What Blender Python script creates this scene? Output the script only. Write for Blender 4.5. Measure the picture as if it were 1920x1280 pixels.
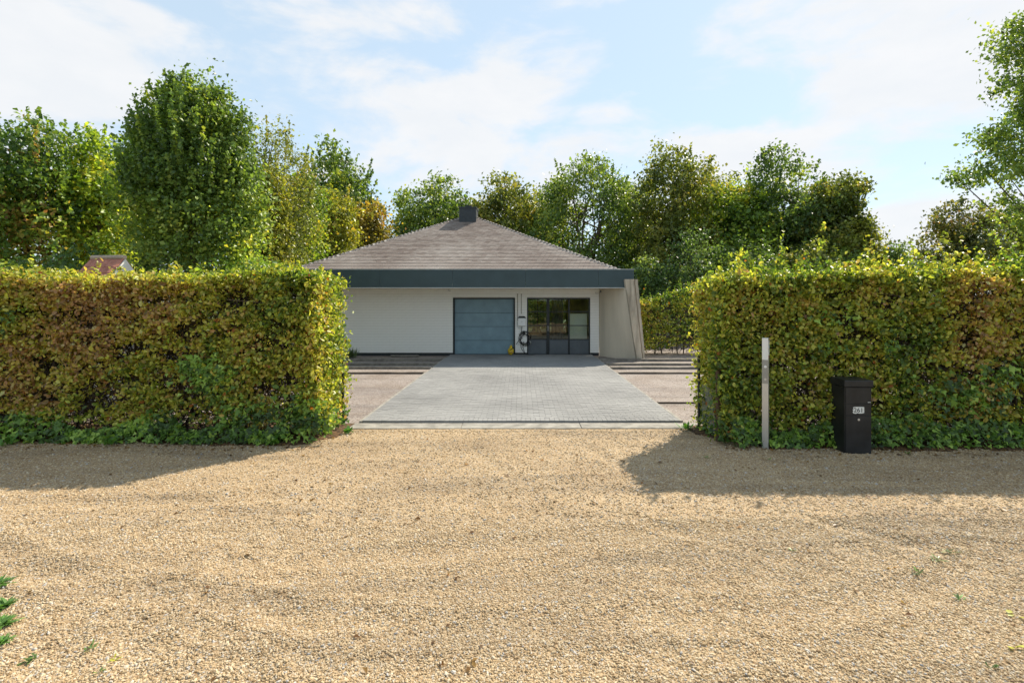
import bpy, math, random
import numpy as np
from mathutils import Vector
random.seed(5)
for o in list(bpy.data.objects): bpy.data.objects.remove(o)
scene = bpy.context.scene
COL = scene.collection
R = math.radians

# ------------------------------------------------------------------ camera
CAMH = 2.1; F = 960.0; VX, VY = 977.0, 565.0          # focal length and vanishing point in photograph pixels
cam = bpy.data.cameras.new('camera'); camo = bpy.data.objects.new('camera', cam); COL.objects.link(camo)
cam.sensor_width = 36; cam.lens = 36*F/1920
cam.shift_x = -(VX-960)/1920; cam.shift_y = -(640-VY)/1920
cam.clip_start = 0.05; cam.clip_end = 3000
camo.location = (0, 0, CAMH); camo.rotation_euler = (R(90), 0, 0)
scene.camera = camo
def gx(px, d): return (px-VX)*d/F
def gz_(py, d): return CAMH-(py-VY)*d/F
def gd(py): return F*CAMH/(py-VY)

# ------------------------------------------------------------------ sun, sky, exposure
SUN = Vector((0.65, 0.75, 1.0)).normalized()
sd = bpy.data.lights.new('sun', 'SUN'); sd.energy = 3.05; sd.angle = R(0.55); sd.color = (1, .90, .74)
so = bpy.data.objects.new('sun', sd); COL.objects.link(so); so.location = (20, 25, 40)
so.rotation_euler = (-SUN).to_track_quat('-Z', 'Y').to_euler()
w = bpy.data.worlds.new('World'); scene.world = w; w.use_nodes = True
nt = w.node_tree; nt.nodes.clear()
def N(nt, t, **kw):
    n = nt.nodes.new(t)
    for k, v in kw.items():
        if k.startswith('i_'):
            key = k[2:]; key = int(key) if key.isdigit() else key.replace('_', ' ')
            n.inputs[key].default_value = v
        else: setattr(n, k, v)
    return n
out = N(nt, 'ShaderNodeOutputWorld'); bg = N(nt, 'ShaderNodeBackground'); bg.inputs[1].default_value = 0.15
sky = N(nt, 'ShaderNodeTexSky', sky_type='NISHITA', sun_disc=False)
sky.sun_elevation = math.asin(SUN.z); sky.sun_rotation = math.atan2(SUN.x, SUN.y)
sky.altitude = 0; sky.air_density = 1.0; sky.dust_density = 0.3; sky.ozone_density = 1.3
L = nt.links.new
tc = N(nt, 'ShaderNodeTexCoord')
mp = N(nt, 'ShaderNodeMapping'); mp.inputs['Scale'].default_value = (1.0, 1.0, 2.3); L(tc.outputs['Generated'], mp.inputs[0])
nz = N(nt, 'ShaderNodeTexNoise', i_Scale=5.0, i_Detail=9.0, i_Roughness=.57, i_Distortion=.25); L(mp.outputs[0], nz.inputs['Vector'])
nb = N(nt, 'ShaderNodeTexNoise', i_Scale=1.7, i_Detail=2.0, i_Roughness=.5); L(mp.outputs[0], nb.inputs['Vector'])
def M(nt, op, a, b=None, clamp=False):
    m = N(nt, 'ShaderNodeMath', operation=op); m.use_clamp = clamp
    for i, v in enumerate((a, b)):
        if v is None: continue
        if isinstance(v, (int, float)): m.inputs[i].default_value = v
        else: nt.links.new(v, m.inputs[i])
    return m.outputs[0]
dens = M(nt, 'SUBTRACT', nb.outputs[0], .47)           # broad cover over the whole dome
dens = M(nt, 'MULTIPLY', dens, 2.2)
for (cx, cy, ex, ey, k) in ((70, 100, 270, 150, 1.0), (250, 20, 150, 60, .5), (740, 38, 190, 62, .75), (860, 188, 380, 62, .8), (1150, 205, 190, 40, .5),
                            (1740, 150, 290, 160, .95), (1500, 262, 300, 50, .7), (1690, 430, 120, 70, 1.1), (500, 225, 160, 50, .5), (1300, 90, 130, 25, .2)):
    c = Vector((gx(cx, 1), 1, (VY-cy)/F)); ln = c.length; c = c/ln
    s = N(nt, 'ShaderNodeVectorMath', operation='SUBTRACT'); L(tc.outputs['Generated'], s.inputs[0]); s.inputs[1].default_value = c
    dv = N(nt, 'ShaderNodeVectorMath', operation='DIVIDE'); L(s.outputs[0], dv.inputs[0]); dv.inputs[1].default_value = (ex/F/ln, 1, ey/F/ln)
    le = N(nt, 'ShaderNodeVectorMath', operation='LENGTH'); L(dv.outputs[0], le.inputs[0])
    v = M(nt, 'MULTIPLY', M(nt, 'SUBTRACT', 1.0, le.outputs[1]), k)
    dens = M(nt, 'MAXIMUM', dens, v)
dens = M(nt, 'ADD', dens, M(nt, 'MULTIPLY', M(nt, 'SUBTRACT', nz.outputs[0], .5), 2.1))
cov = N(nt, 'ShaderNodeMapRange', interpolation_type='SMOOTHSTEP'); L(dens, cov.inputs[0])
cov.inputs[1].default_value = .10; cov.inputs[2].default_value = .62; cov.inputs[3].default_value = 0.0; cov.inputs[4].default_value = .92
pale = N(nt, 'ShaderNodeMix', data_type='RGBA'); pale.inputs[0].default_value = .86      # thin high veil in front of the blue
L(sky.outputs[0], pale.inputs[6]); pale.inputs[7].default_value = (1.52, 1.86, 2.10, 1)
mx = N(nt, 'ShaderNodeMix', data_type='RGBA'); L(cov.outputs[0], mx.inputs[0]); L(pale.outputs[2], mx.inputs[6]); mx.inputs[7].default_value = (2.48, 2.52, 2.60, 1)
cs = N(nt, 'ShaderNodeMapRange', i_1=.35, i_2=.65, i_3=0., i_4=1.); nc = N(nt, 'ShaderNodeTexNoise', i_Scale=9.0, i_Detail=6.0, i_Roughness=.6); L(mp.outputs[0], nc.inputs['Vector']); L(nc.outputs[0], cs.inputs[0])
cc = N(nt, 'ShaderNodeMix', data_type='RGBA'); L(cs.outputs[0], cc.inputs[0]); cc.inputs[6].default_value = (2.30, 2.35, 2.42, 1); cc.inputs[7].default_value = (2.44, 2.45, 2.48, 1); L(cc.outputs[2], mx.inputs[7])
L(mx.outputs[2], bg.inputs[0]); L(bg.outputs[0], out.inputs[0])
vs = scene.view_settings; vs.view_transform = 'Standard'; vs.look = 'None'; vs.gamma = 1; vs.use_curve_mapping = False
vs.exposure = 1.38
scene.cycles.max_bounces = 14; scene.cycles.diffuse_bounces = 6; scene.cycles.transmission_bounces = 10; scene.cycles.transparent_max_bounces = 12
scene.render.engine = 'CYCLES'

# ------------------------------------------------------------------ helpers
def tag(o, label=None, cat=None, group=None, kind=None):
    if label: o['label'] = label
    if cat: o['category'] = cat
    if group: o['group'] = group
    if kind: o['kind'] = kind
    return o
def empty(name, loc, label=None, cat=None, group=None, rz=0):
    o = bpy.data.objects.new(name, None); COL.objects.link(o); o.location = loc; o.rotation_euler = (0, 0, rz)
    o.empty_display_size = .1
    return tag(o, label, cat, group)
def link(name, me, mat=None, parent=None, loc=None):
    if mat and not me.materials: me.materials.append(mat)
    o = bpy.data.objects.new(name, me); COL.objects.link(o)
    if parent: o.parent = parent
    if loc is not None: o.location = loc
    return o
class MB:
    def __init__(s): s.v = []; s.f = []
    def add(s, vs, fs):
        b = len(s.v); s.v += [tuple(p) for p in vs]; s.f += [tuple(i+b for i in f) for f in fs]; return s
    def box(s, x0, x1, y0, y1, z0, z1):
        return s.add([(x0,y0,z0),(x1,y0,z0),(x1,y1,z0),(x0,y1,z0),(x0,y0,z1),(x1,y0,z1),(x1,y1,z1),(x0,y1,z1)],
              [(0,3,2,1),(4,5,6,7),(0,1,5,4),(1,2,6,5),(2,3,7,6),(3,0,4,7)])
    def hexa(s, b, t):
        return s.add(list(b)+list(t), [(0,3,2,1),(4,5,6,7),(0,1,5,4),(1,2,6,5),(2,3,7,6),(3,0,4,7)])
    def tube(s, pts, rad, n=8, cap=True):
        pts = [Vector(p) for p in pts]; m = len(pts); b = len(s.v)
        if isinstance(rad, (int, float)): rad = [rad]*m
        up = None
        for i, p in enumerate(pts):
            t = (pts[min(i+1, m-1)]-pts[max(i-1, 0)]).normalized()
            if up is None: up = Vector((0,0,1)) if abs(t.z) < .9 else Vector((1,0,0))
            a = t.cross(up).normalized(); up = a.cross(t).normalized()
            for k in range(n):
                q = 2*math.pi*k/n; s.v.append(tuple(p+(a*math.cos(q)+up*math.sin(q))*rad[i]))
        for i in range(m-1):
            for k in range(n):
                k2 = (k+1) % n; s.f.append((b+i*n+k, b+i*n+k2, b+(i+1)*n+k2, b+(i+1)*n+k))
        if cap: s.f.append(tuple(b+k for k in range(n))[::-1]); s.f.append(tuple(b+(m-1)*n+k for k in range(n)))
        return s
    def build(s, name, mat, parent=None, loc=None, smooth=False, bevel=0):
        me = bpy.data.meshes.new(name); me.from_pydata(s.v, [], s.f); me.update()
        if smooth: me.polygons.foreach_set('use_smooth', [True]*len(me.polygons))
        o = link(name, me, mat, parent, loc)
        if bevel:
            md = o.modifiers.new('bevel', 'BEVEL'); md.width = bevel; md.segments = 2; md.limit_method = 'ANGLE'
        return o
rng = np.random.default_rng(11)
def vnoise(p, scale, seed=0):
    q = np.asarray(p, float)/scale; i = np.floor(q).astype(np.int64); f = q-i; f = f*f*(3-2*f)
    r = 0
    for dx in (0, 1):
        for dy in (0, 1):
            for dz in (0, 1):
                h = ((i[:,0]+dx)*374761393 + (i[:,1]+dy)*668265263 + (i[:,2]+dz)*2147483647 + seed*974711) & 0xFFFFFFFF
                h = ((h ^ (h >> 13))*1274126177) & 0xFFFFFFFF; h = ((h ^ (h >> 16))*2246822519) & 0xFFFFFFFF; h = h ^ (h >> 15)
                v = (h & 0xFFFF)/65535.0
                r = r + v*(f[:,0] if dx else 1-f[:,0])*(f[:,1] if dy else 1-f[:,1])*(f[:,2] if dz else 1-f[:,2])
    return r
def fbm(p, scale, seed=0, oct=3):
    r = 0; a = .5; t = 0
    for k in range(oct): r = r+a*vnoise(p, scale/2**k, seed+k*17); t += a; a *= .5
    return r/t
def unit(v): return v/np.maximum(np.linalg.norm(v, axis=1, keepdims=True), 1e-9)
def fast_mesh(name, V, T, fcol=None):
    """V (n,3), T (m,3) triangles, fcol (m,3) colour per face"""
    me = bpy.data.meshes.new(name); m = len(T)
    me.vertices.add(len(V)); me.vertices.foreach_set('co', np.ascontiguousarray(V, np.float32).ravel())
    me.loops.add(3*m); me.loops.foreach_set('vertex_index', np.ascontiguousarray(T, np.int32).ravel())
    me.polygons.add(m); me.polygons.foreach_set('loop_start', np.arange(0, 3*m, 3, dtype=np.int32))
    try: me.polygons.foreach_set('loop_total', np.full(m, 3, np.int32))
    except Exception: pass
    me.update(calc_edges=True)
    if fcol is not None:
        at = me.attributes.new('tint', 'FLOAT_COLOR', 'FACE')
        c = np.ones((m, 4), np.float32); c[:, :3] = fcol; at.data.foreach_set('color', c.ravel())
    return me
def leaves(name, c, d, n, ln, wd, col, mat, parent=None, fold=.18, lobed=False, oval=False):
    d = unit(d); s = unit(np.cross(d, n)); n = unit(np.cross(s, d)); k = len(c)
    ln = np.broadcast_to(ln, (k,))[:, None]; wd = np.broadcast_to(wd, (k,))[:, None]
    if lobed:   # five-pointed ivy leaf
        prof = [(0, 0), (-.12, .42), (.22, .50), (.38, .22), (1, 0), (.38, -.22), (.22, -.50), (-.12, -.42)]
        V = np.stack([c + d*ln*(a-.4) + s*wd*b - n*wd*abs(b)*fold for a, b in prof], 1)
        base = np.arange(k)[:, None, None]*8
        T = np.array([(0,2,1),(0,3,2),(0,4,3),(0,5,4),(0,6,5),(0,7,6)])[None] + base; per = 6; nv = 8
    elif oval:
        V = np.stack([c-d*ln*.5, c-d*ln*.2+s*wd*.46+n*wd*fold, c+d*ln*.18+s*wd*.42+n*wd*fold-n*ln*.02, c+d*ln*.5-n*ln*.10, c+d*ln*.18-s*wd*.42+n*wd*fold-n*ln*.02, c-d*ln*.2-s*wd*.46+n*wd*fold], 1)
        base = np.arange(k)[:, None, None]*6
        T = np.array([(0,1,2),(0,2,3),(0,3,4),(0,4,5)])[None] + base; per = 4; nv = 6
    else:
        V = np.stack([c-d*ln*.5, c-d*ln*.06+s*wd*.5+n*wd*fold, c+d*ln*.5-n*ln*.08, c-d*ln*.06-s*wd*.5+n*wd*fold], 1)
        base = np.arange(k)[:, None, None]*4
        T = np.array([(0,1,2),(0,2,3)])[None] + base; per = 2; nv = 4
    me = fast_mesh(name, V.reshape(-1, 3), T.reshape(-1, 3), np.repeat(col, per, 0))
    o = link(name, me, mat, parent); o['kind'] = 'stuff'
    return o

# ------------------------------------------------------------------ materials
def newmat(name):
    m = bpy.data.materials.new(name); m.use_nodes = True; nt = m.node_tree
    b = nt.nodes['Principled BSDF']; return m, nt, b
def paint(name, col, rough=.6, var=.12, scale=6.0, bump=.0, bscale=60.0, metal=0.0, spec=.4, streak=False, col2=None):
    m, nt, b = newmat(name); L = nt.links.new
    tc = N(nt, 'ShaderNodeTexCoord'); mp = N(nt, 'ShaderNodeMapping'); L(tc.outputs['Object'], mp.inputs[0])
    if streak: mp.inputs['Scale'].default_value = (1, 1, .12)
    nz = N(nt, 'ShaderNodeTexNoise', i_Scale=scale, i_Detail=6.0, i_Roughness=.6); L(mp.outputs[0], nz.inputs['Vector'])
    mr = N(nt, 'ShaderNodeMapRange', i_1=.3, i_2=.7, i_3=0., i_4=1.); L(nz.outputs[0], mr.inputs[0])
    mx = N(nt, 'ShaderNodeMix', data_type='RGBA'); L(mr.outputs[0], mx.inputs[0])
    c2 = col2 or tuple(c*(1+var) for c in col)
    mx.inputs[6].default_value = (*[c*(1-var) for c in col], 1); mx.inputs[7].default_value = (*c2, 1)
    L(mx.outputs[2], b.inputs['Base Color']); b.inputs['Roughness'].default_value = rough; b.inputs['Metallic'].default_value = metal
    b.inputs['Specular IOR Level'].default_value = spec
    if bump:
        n2 = N(nt, 'ShaderNodeTexNoise', i_Scale=bscale, i_Detail=4.0); L(tc.outputs['Object'], n2.inputs['Vector'])
        bp = N(nt, 'ShaderNodeBump', i_Strength=bump, i_Distance=.01); L(n2.outputs[0], bp.inputs['Height']); L(bp.outputs[0], b.inputs['Normal'])
    return m
def ramp(nt, fac, stops, interp='LINEAR'):
    r = N(nt, 'ShaderNodeValToRGB'); r.color_ramp.interpolation = interp; e = r.color_ramp.elements
    while len(e) < len(stops): e.new(.5)
    for k, (p, c) in enumerate(stops): e[k].position = p; e[k].color = (*c, 1)
    nt.links.new(fac, r.inputs[0]); return r.outputs[0]
def leafmat(name, trans=.45, gloss=.35, tmul=(1.5, 1.45, .6)):
    m = bpy.data.materials.new(name); m.use_nodes = True; nt = m.node_tree; nt.nodes.clear(); L = nt.links.new
    o = N(nt, 'ShaderNodeOutputMaterial'); a = N(nt, 'ShaderNodeAttribute', attribute_name='tint')
    p = N(nt, 'ShaderNodeBsdfPrincipled'); p.inputs['Roughness'].default_value = .42; p.inputs['Specular IOR Level'].default_value = gloss
    L(a.outputs[0], p.inputs['Base Color'])
    t = N(nt, 'ShaderNodeBsdfTranslucent'); mm = N(nt, 'ShaderNodeMix', data_type='RGBA', blend_type='MULTIPLY'); mm.inputs[0].default_value = 1
    L(a.outputs[0], mm.inputs[6]); mm.inputs[7].default_value = (*tmul, 1); L(mm.outputs[2], t.inputs[0])
    mx = N(nt, 'ShaderNodeMixShader'); mx.inputs[0].default_value = trans; L(p.outputs[0], mx.inputs[1]); L(t.outputs[0], mx.inputs[2]); L(mx.outputs[0], o.inputs[0])
    return m
def gravelmat(name, stops, size, patch, patchcol, bumpd=.006, dark=None):
    m, nt, b = newmat(name); L = nt.links.new
    tc = N(nt, 'ShaderNodeTexCoord'); P = tc.outputs['Object']
    wob = N(nt, 'ShaderNodeTexNoise', i_Scale=.5/size, i_Detail=2.0); L(P, wob.inputs['Vector'])
    vm = N(nt, 'ShaderNodeMix', data_type='VECTOR'); vm.inputs[0].default_value = .35*size; L(P, vm.inputs[4]); L(wob.outputs['Color'], vm.inputs[5])
    v = N(nt, 'ShaderNodeTexVoronoi', i_Scale=1/size); L(P, v.inputs['Vector'])
    v2 = N(nt, 'ShaderNodeTexVoronoi', i_Scale=.42/size); L(P, v2.inputs['Vector'])
    sx = N(nt, 'ShaderNodeSeparateColor'); L(v.outputs['Color'], sx.inputs[0])
    c = ramp(nt, sx.outputs[0], stops)
    n1 = N(nt, 'ShaderNodeTexNoise', i_Scale=.9, i_Detail=6.0, i_Roughness=.62); L(P, n1.inputs['Vector'])
    mr = N(nt, 'ShaderNodeMapRange', i_1=.42, i_2=.68, i_3=0., i_4=patch); L(n1.outputs[0], mr.inputs[0])
    mx = N(nt, 'ShaderNodeMix', data_type='RGBA', blend_type='MULTIPLY'); L(mr.outputs[0], mx.inputs[0]); L(c, mx.inputs[6]); mx.inputs[7].default_value = (*patchcol, 1)
    mp2 = N(nt, 'ShaderNodeMapping'); mp2.inputs['Scale'].default_value = (.28, 1.5, 1); mp2.inputs['Rotation'].default_value = (0, 0, .12); L(P, mp2.inputs[0])
    n3 = N(nt, 'ShaderNodeTexNoise', i_Scale=1.1, i_Detail=5.0, i_Roughness=.6, i_Distortion=.9); L(mp2.outputs[0], n3.inputs['Vector'])
    m3 = N(nt, 'ShaderNodeMapRange', i_1=.47, i_2=.66, i_3=0., i_4=.8); L(n3.outputs[0], m3.inputs[0])
    mt = N(nt, 'ShaderNodeMix', data_type='RGBA', blend_type='MULTIPLY'); L(m3.outputs[0], mt.inputs[0]); L(mx.outputs[2], mt.inputs[6]); mt.inputs[7].default_value = (.72, .73, .76, 1); mx = mt
    # joints between the stones are darker
    dk = N(nt, 'ShaderNodeMapRange', i_1=.35, i_2=.75, i_3=0., i_4=.6); L(v.outputs['Distance'], dk.inputs[0])
    m2 = N(nt, 'ShaderNodeMix', data_type='RGBA', blend_type='MULTIPLY'); L(dk.outputs[0], m2.inputs[0]); L(mx.outputs[2], m2.inputs[6]); m2.inputs[7].default_value = (*(dark or (.45, .36, .26)), 1)
    L(m2.outputs[2], b.inputs['Base Color']); b.inputs['Roughness'].default_value = .85; b.inputs['Specular IOR Level'].default_value = .25
    h = M(nt, 'ADD', M(nt, 'MULTIPLY', v.outputs['Distance'], -1.0), M(nt, 'MULTIPLY', v2.outputs['Distance'], -.6))
    bp = N(nt, 'ShaderNodeBump', i_Strength=.9, i_Distance=bumpd); L(h, bp.inputs['Height']); L(bp.outputs[0], b.inputs['Normal'])
    return m

YG = [(0, (.27, .18, .10)), (.3, (.40, .29, .165)), (.6, (.475, .36, .22)), (.85, (.545, .44, .295)), (1, (.42, .385, .34))]
m_gravel = gravelmat('yellow_gravel', YG, .013, .42, (.74, .66, .58))
m_pink = gravelmat('pink_gravel', [(0, (.18, .148, .132)), (.4, (.28, .24, .215)), (.8, (.385, .34, .31)), (1, (.33, .315, .305))], .02, .7, (.66, .60, .54), dark=(.55, .48, .42))
m_soil = gravelmat('soil_and_litter', [(0, (.045, .028, .015)), (.5, (.10, .06, .03)), (1, (.19, .11, .05))], .03, .5, (.6, .55, .5))
m_grass = paint('lawn', (.055, .085, .02), .9, .35, 3, .6, 40)
m_leaf = leafmat('hedge_leaf', .46, .5, (1.35, 1.35, .6))
m_tree = leafmat('tree_leaf', .42, .4)
m_ivy = leafmat('ivy_leaf', .28, .4, (1.3, 1.4, .6))
m_bark = paint('bark', (.11, .085, .06), .9, .35, 9, .8, 25)
m_twig = paint('dark_twig', (.075, .058, .042), .9, .4, 12)
m_white = paint('white_painted_brick', (.88, .865, .83), .75, .03, 2.2, .35, 45)
m_mortar = paint('painted_mortar', (.74, .72, .68), .85, .08, 4)
m_plinth = paint('black_plinth', (.022, .026, .03), .6, .2, 5)
m_fascia = paint('slate_blue_fascia', (.042, .068, .076), .45, .12, 2.5, .05, 120)
m_trim = paint('pale_metal_trim', (.5, .52, .52), .4, .1, 5)
m_soffit = paint('cream_soffit', (.62, .59, .53), .8, .05, 2)
m_garage = paint('blue_grey_garage_door', (.185, .285, .34), .5, .12, 3, .12, 150)
m_frame = paint('dark_steel_frame', (.020, .024, .027), .45, .15, 8)
m_steel = paint('grey_door_panel', (.10, .115, .13), .5, .12, 4)
m_conc = paint('smooth_concrete', (.62, .54, .43), .85, .16, 1.6, .35, 30, streak=True)
m_rough = paint('weathered_concrete', (.42, .36, .28), .95, .45, 6, 1.0, 24, streak=True)
m_strip = paint('pale_concrete_strip', (.255, .24, .21), .9, .35, 5, .5, 40)
m_timber = paint('grey_timber', (.19, .17, .145), .9, .35, 7, .8, 30)
m_rust = paint('weathered_edging', (.10, .08, .065), .9, .3, 7)
m_black = paint('black_gloss_metal', (.017, .0175, .019), .42, .5, 5, .08, 60, spec=.4)
m_alu = paint('brushed_aluminium', (.55, .56, .57), .38, .08, 3, .05, 90, metal=.85, streak=True)
m_alud = paint('dark_aluminium', (.30, .31, .31), .4, .1, 6, metal=.7)
m_plastic = paint('white_plastic', (.78, .78, .77), .35, .03, 4)
m_cable = paint('black_rubber', (.014, .014, .015), .55, .2, 10)
m_yellow = paint('yellow_plastic', (.62, .43, .012), .4, .2, 14)
m_plate = paint('white_sticker', (.72, .72, .69), .6, .08, 30)
m_ink = paint('black_ink', (.01, .01, .01), .6, .1, 9)
m_room = paint('room_plaster', (.34, .31, .25), .9, .1, 2)
m_roomfloor = paint('room_floor', (.12, .09, .06), .6, .2, 5)
m_panel = paint('pale_board', (.72, .74, .68), .6, .04, 3)
m_wood = paint('brown_wood', (.085, .055, .033), .8, .3, 8, .5, 30)
m_chim = paint('dark_slate_chimney', (.035, .042, .050), .6, .2, 9, .3, 50)
m_terra = paint('terracotta_tile', (.40, .165, .115), .8, .28, 9, .5, 40)
m_wire = paint('galvanised_wire', (.33, .34, .34), .5, .1, 9, metal=.4)
# roof slates: colour differs from piece to piece
def tilemat(name, stops, isl=.20, fine=.22):
    m, nt, b = newmat(name); L = nt.links.new
    a = N(nt, 'ShaderNodeNewGeometry'); tc = N(nt, 'ShaderNodeTexCoord')
    n1 = N(nt, 'ShaderNodeTexNoise', i_Scale=.42, i_Detail=5.0, i_Roughness=.6); L(a.outputs['Position'], n1.inputs['Vector'])
    n2 = N(nt, 'ShaderNodeTexNoise', i_Scale=22.0, i_Detail=3.0); L(a.outputs['Position'], n2.inputs['Vector'])
    ob = N(nt, 'ShaderNodeObjectInfo')
    f = M(nt, 'ADD', M(nt, 'MULTIPLY', n1.outputs[0], .95), M(nt, 'MULTIPLY', a.outputs['Random Per Island'], isl))
    f = M(nt, 'ADD', f, M(nt, 'MULTIPLY', n2.outputs[0], fine)); f = M(nt, 'SUBTRACT', f, .13+isl*.55)
    f = M(nt, 'ADD', f, M(nt, 'MULTIPLY', ob.outputs['Random'], .06))
    L(ramp(nt, f, stops), b.inputs['Base Color']); b.inputs['Roughness'].default_value = .85; b.inputs['Specular IOR Level'].default_value = .25
    bp = N(nt, 'ShaderNodeBump', i_Strength=.3, i_Distance=.004); L(n2.outputs[0], bp.inputs['Height']); L(bp.outputs[0], b.inputs['Normal'])
    return m
m_tile = tilemat('grey_brown_slate', [(.15, (.13, .10, .088)), (.38, (.225, .182, .162)), (.6, (.315, .272, .247)), (.85, (.40, .36, .335))])
m_hip = tilemat('hip_slate', [(.2, (.36, .33, .30)), (.5, (.50, .47, .44)), (.85, (.58, .55, .52))])
m_paver = tilemat('grey_paver', [(.1, (.115, .115, .114)), (.36, (.195, .195, .193)), (.6, (.262, .261, .256)), (.85, (.33, .328, .32))], .10)
def glassmat():
    m = bpy.data.materials.new('window_glass'); m.use_nodes = True; nt = m.node_tree; nt.nodes.clear(); L = nt.links.new
    o = N(nt, 'ShaderNodeOutputMaterial'); t = N(nt, 'ShaderNodeBsdfTransparent'); t.inputs[0].default_value = (.90, .93, .90, 1)
    g = N(nt, 'ShaderNodeBsdfGlossy'); g.inputs['Roughness'].default_value = .012; g.inputs[0].default_value = (.9, .93, .88, 1)
    fr = N(nt, 'ShaderNodeFresnel', i_IOR=1.5); mx = N(nt, 'ShaderNodeMixShader')
    nz = N(nt, 'ShaderNodeTexNoise', i_Scale=2.2, i_Detail=1.0); bp = N(nt, 'ShaderNodeBump', i_Strength=.12, i_Distance=.01); L(nz.outputs[0], bp.inputs['Height']); L(bp.outputs[0], g.inputs['Normal'])
    L(M(nt, 'ADD', fr.outputs[0], .0), mx.inputs[0]); L(t.outputs[0], mx.inputs[1]); L(g.outputs[0], mx.inputs[2]); L(mx.outputs[0], o.inputs[0])
    return m
m_glass = glassmat()

# ------------------------------------------------------------------ the ground
tag(MB().add([(-900,-900,-.06),(900,-900,-.06),(900,900,-.06),(-900,900,-.06)], [(0,1,2,3)]).build('ground', m_grass), kind='structure')
def road_z(x, y):
    p = np.stack([x, y, np.zeros_like(x)], 1)
    z = (fbm(p, 1.6, 3, 3)-.5)*.05
    patch = np.clip((vnoise(p, 1.1, 41)-.45)*3, 0, 1)
    z += (fbm(p, .17, 9, 2)-.5)*.034*(.2+1.2*patch)
    q = p*np.array([.3, 1.0, 1.0]); q[:, 1] += .25*np.sin(x*.35)
    z += (vnoise(q, .55, 77)-.5)*.045
    for yc in (4.25+.45*np.sin(x*.30+.4), 5.70+.45*np.sin(x*.30+.4), 3.3+.05*x*x):
        dd = np.abs(y-yc-.05*np.sin(x*2.1)); z += -.016*np.exp(-(dd/.12)**2)+.011*np.exp(-((dd-.23)/.08)**2)
    for xc in (-.9+(8.4-y)**2*.16, .75+(8.4-y)**2*.16, -.6-(8.4-y)**2*.2):
        dd = np.abs(x-xc); z += (-.014*np.exp(-(dd/.11)**2)+.009*np.exp(-((dd-.21)/.08)**2))*np.clip((y-3.4)/1.5, 0, 1)
    ed = np.clip((8.3-y)/1.5, 0, 1)
    return z*(.25+.75*ed)
def sheet(name, x0, x1, y0, y1, step, mat, zf):
    xs = np.arange(x0, x1+step*.5, step); ys = np.arange(y0, y1+step*.5, step); nx, ny = len(xs), len(ys)
    X, Y = np.meshgrid(xs, ys); X = X.ravel(); Y = Y.ravel(); V = np.stack([X, Y, zf(X, Y)], 1)
    i = (np.arange(ny-1)[:, None]*nx+np.arange(nx-1)[None]).ravel()
    T = np.concatenate([np.stack([i, i+1, i+nx+1], 1), np.stack([i, i+nx+1, i+nx], 1)])
    me = fast_mesh(name, V, T); me.polygons.foreach_set('use_smooth', np.ones(len(T), bool))
    return tag(link(name, me, mat), kind='structure')
road = sheet('gravel_road', -14, 14, -8, 8.5, .055, m_gravel, road_z)
tag(MB().add([(-16,8.46,-.012),(16,8.46,-.012),(16,34,-.012),(-16,34,-.012)], [(0,1,2,3)]).build('courtyard_gravel', m_pink), kind='structure')
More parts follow.
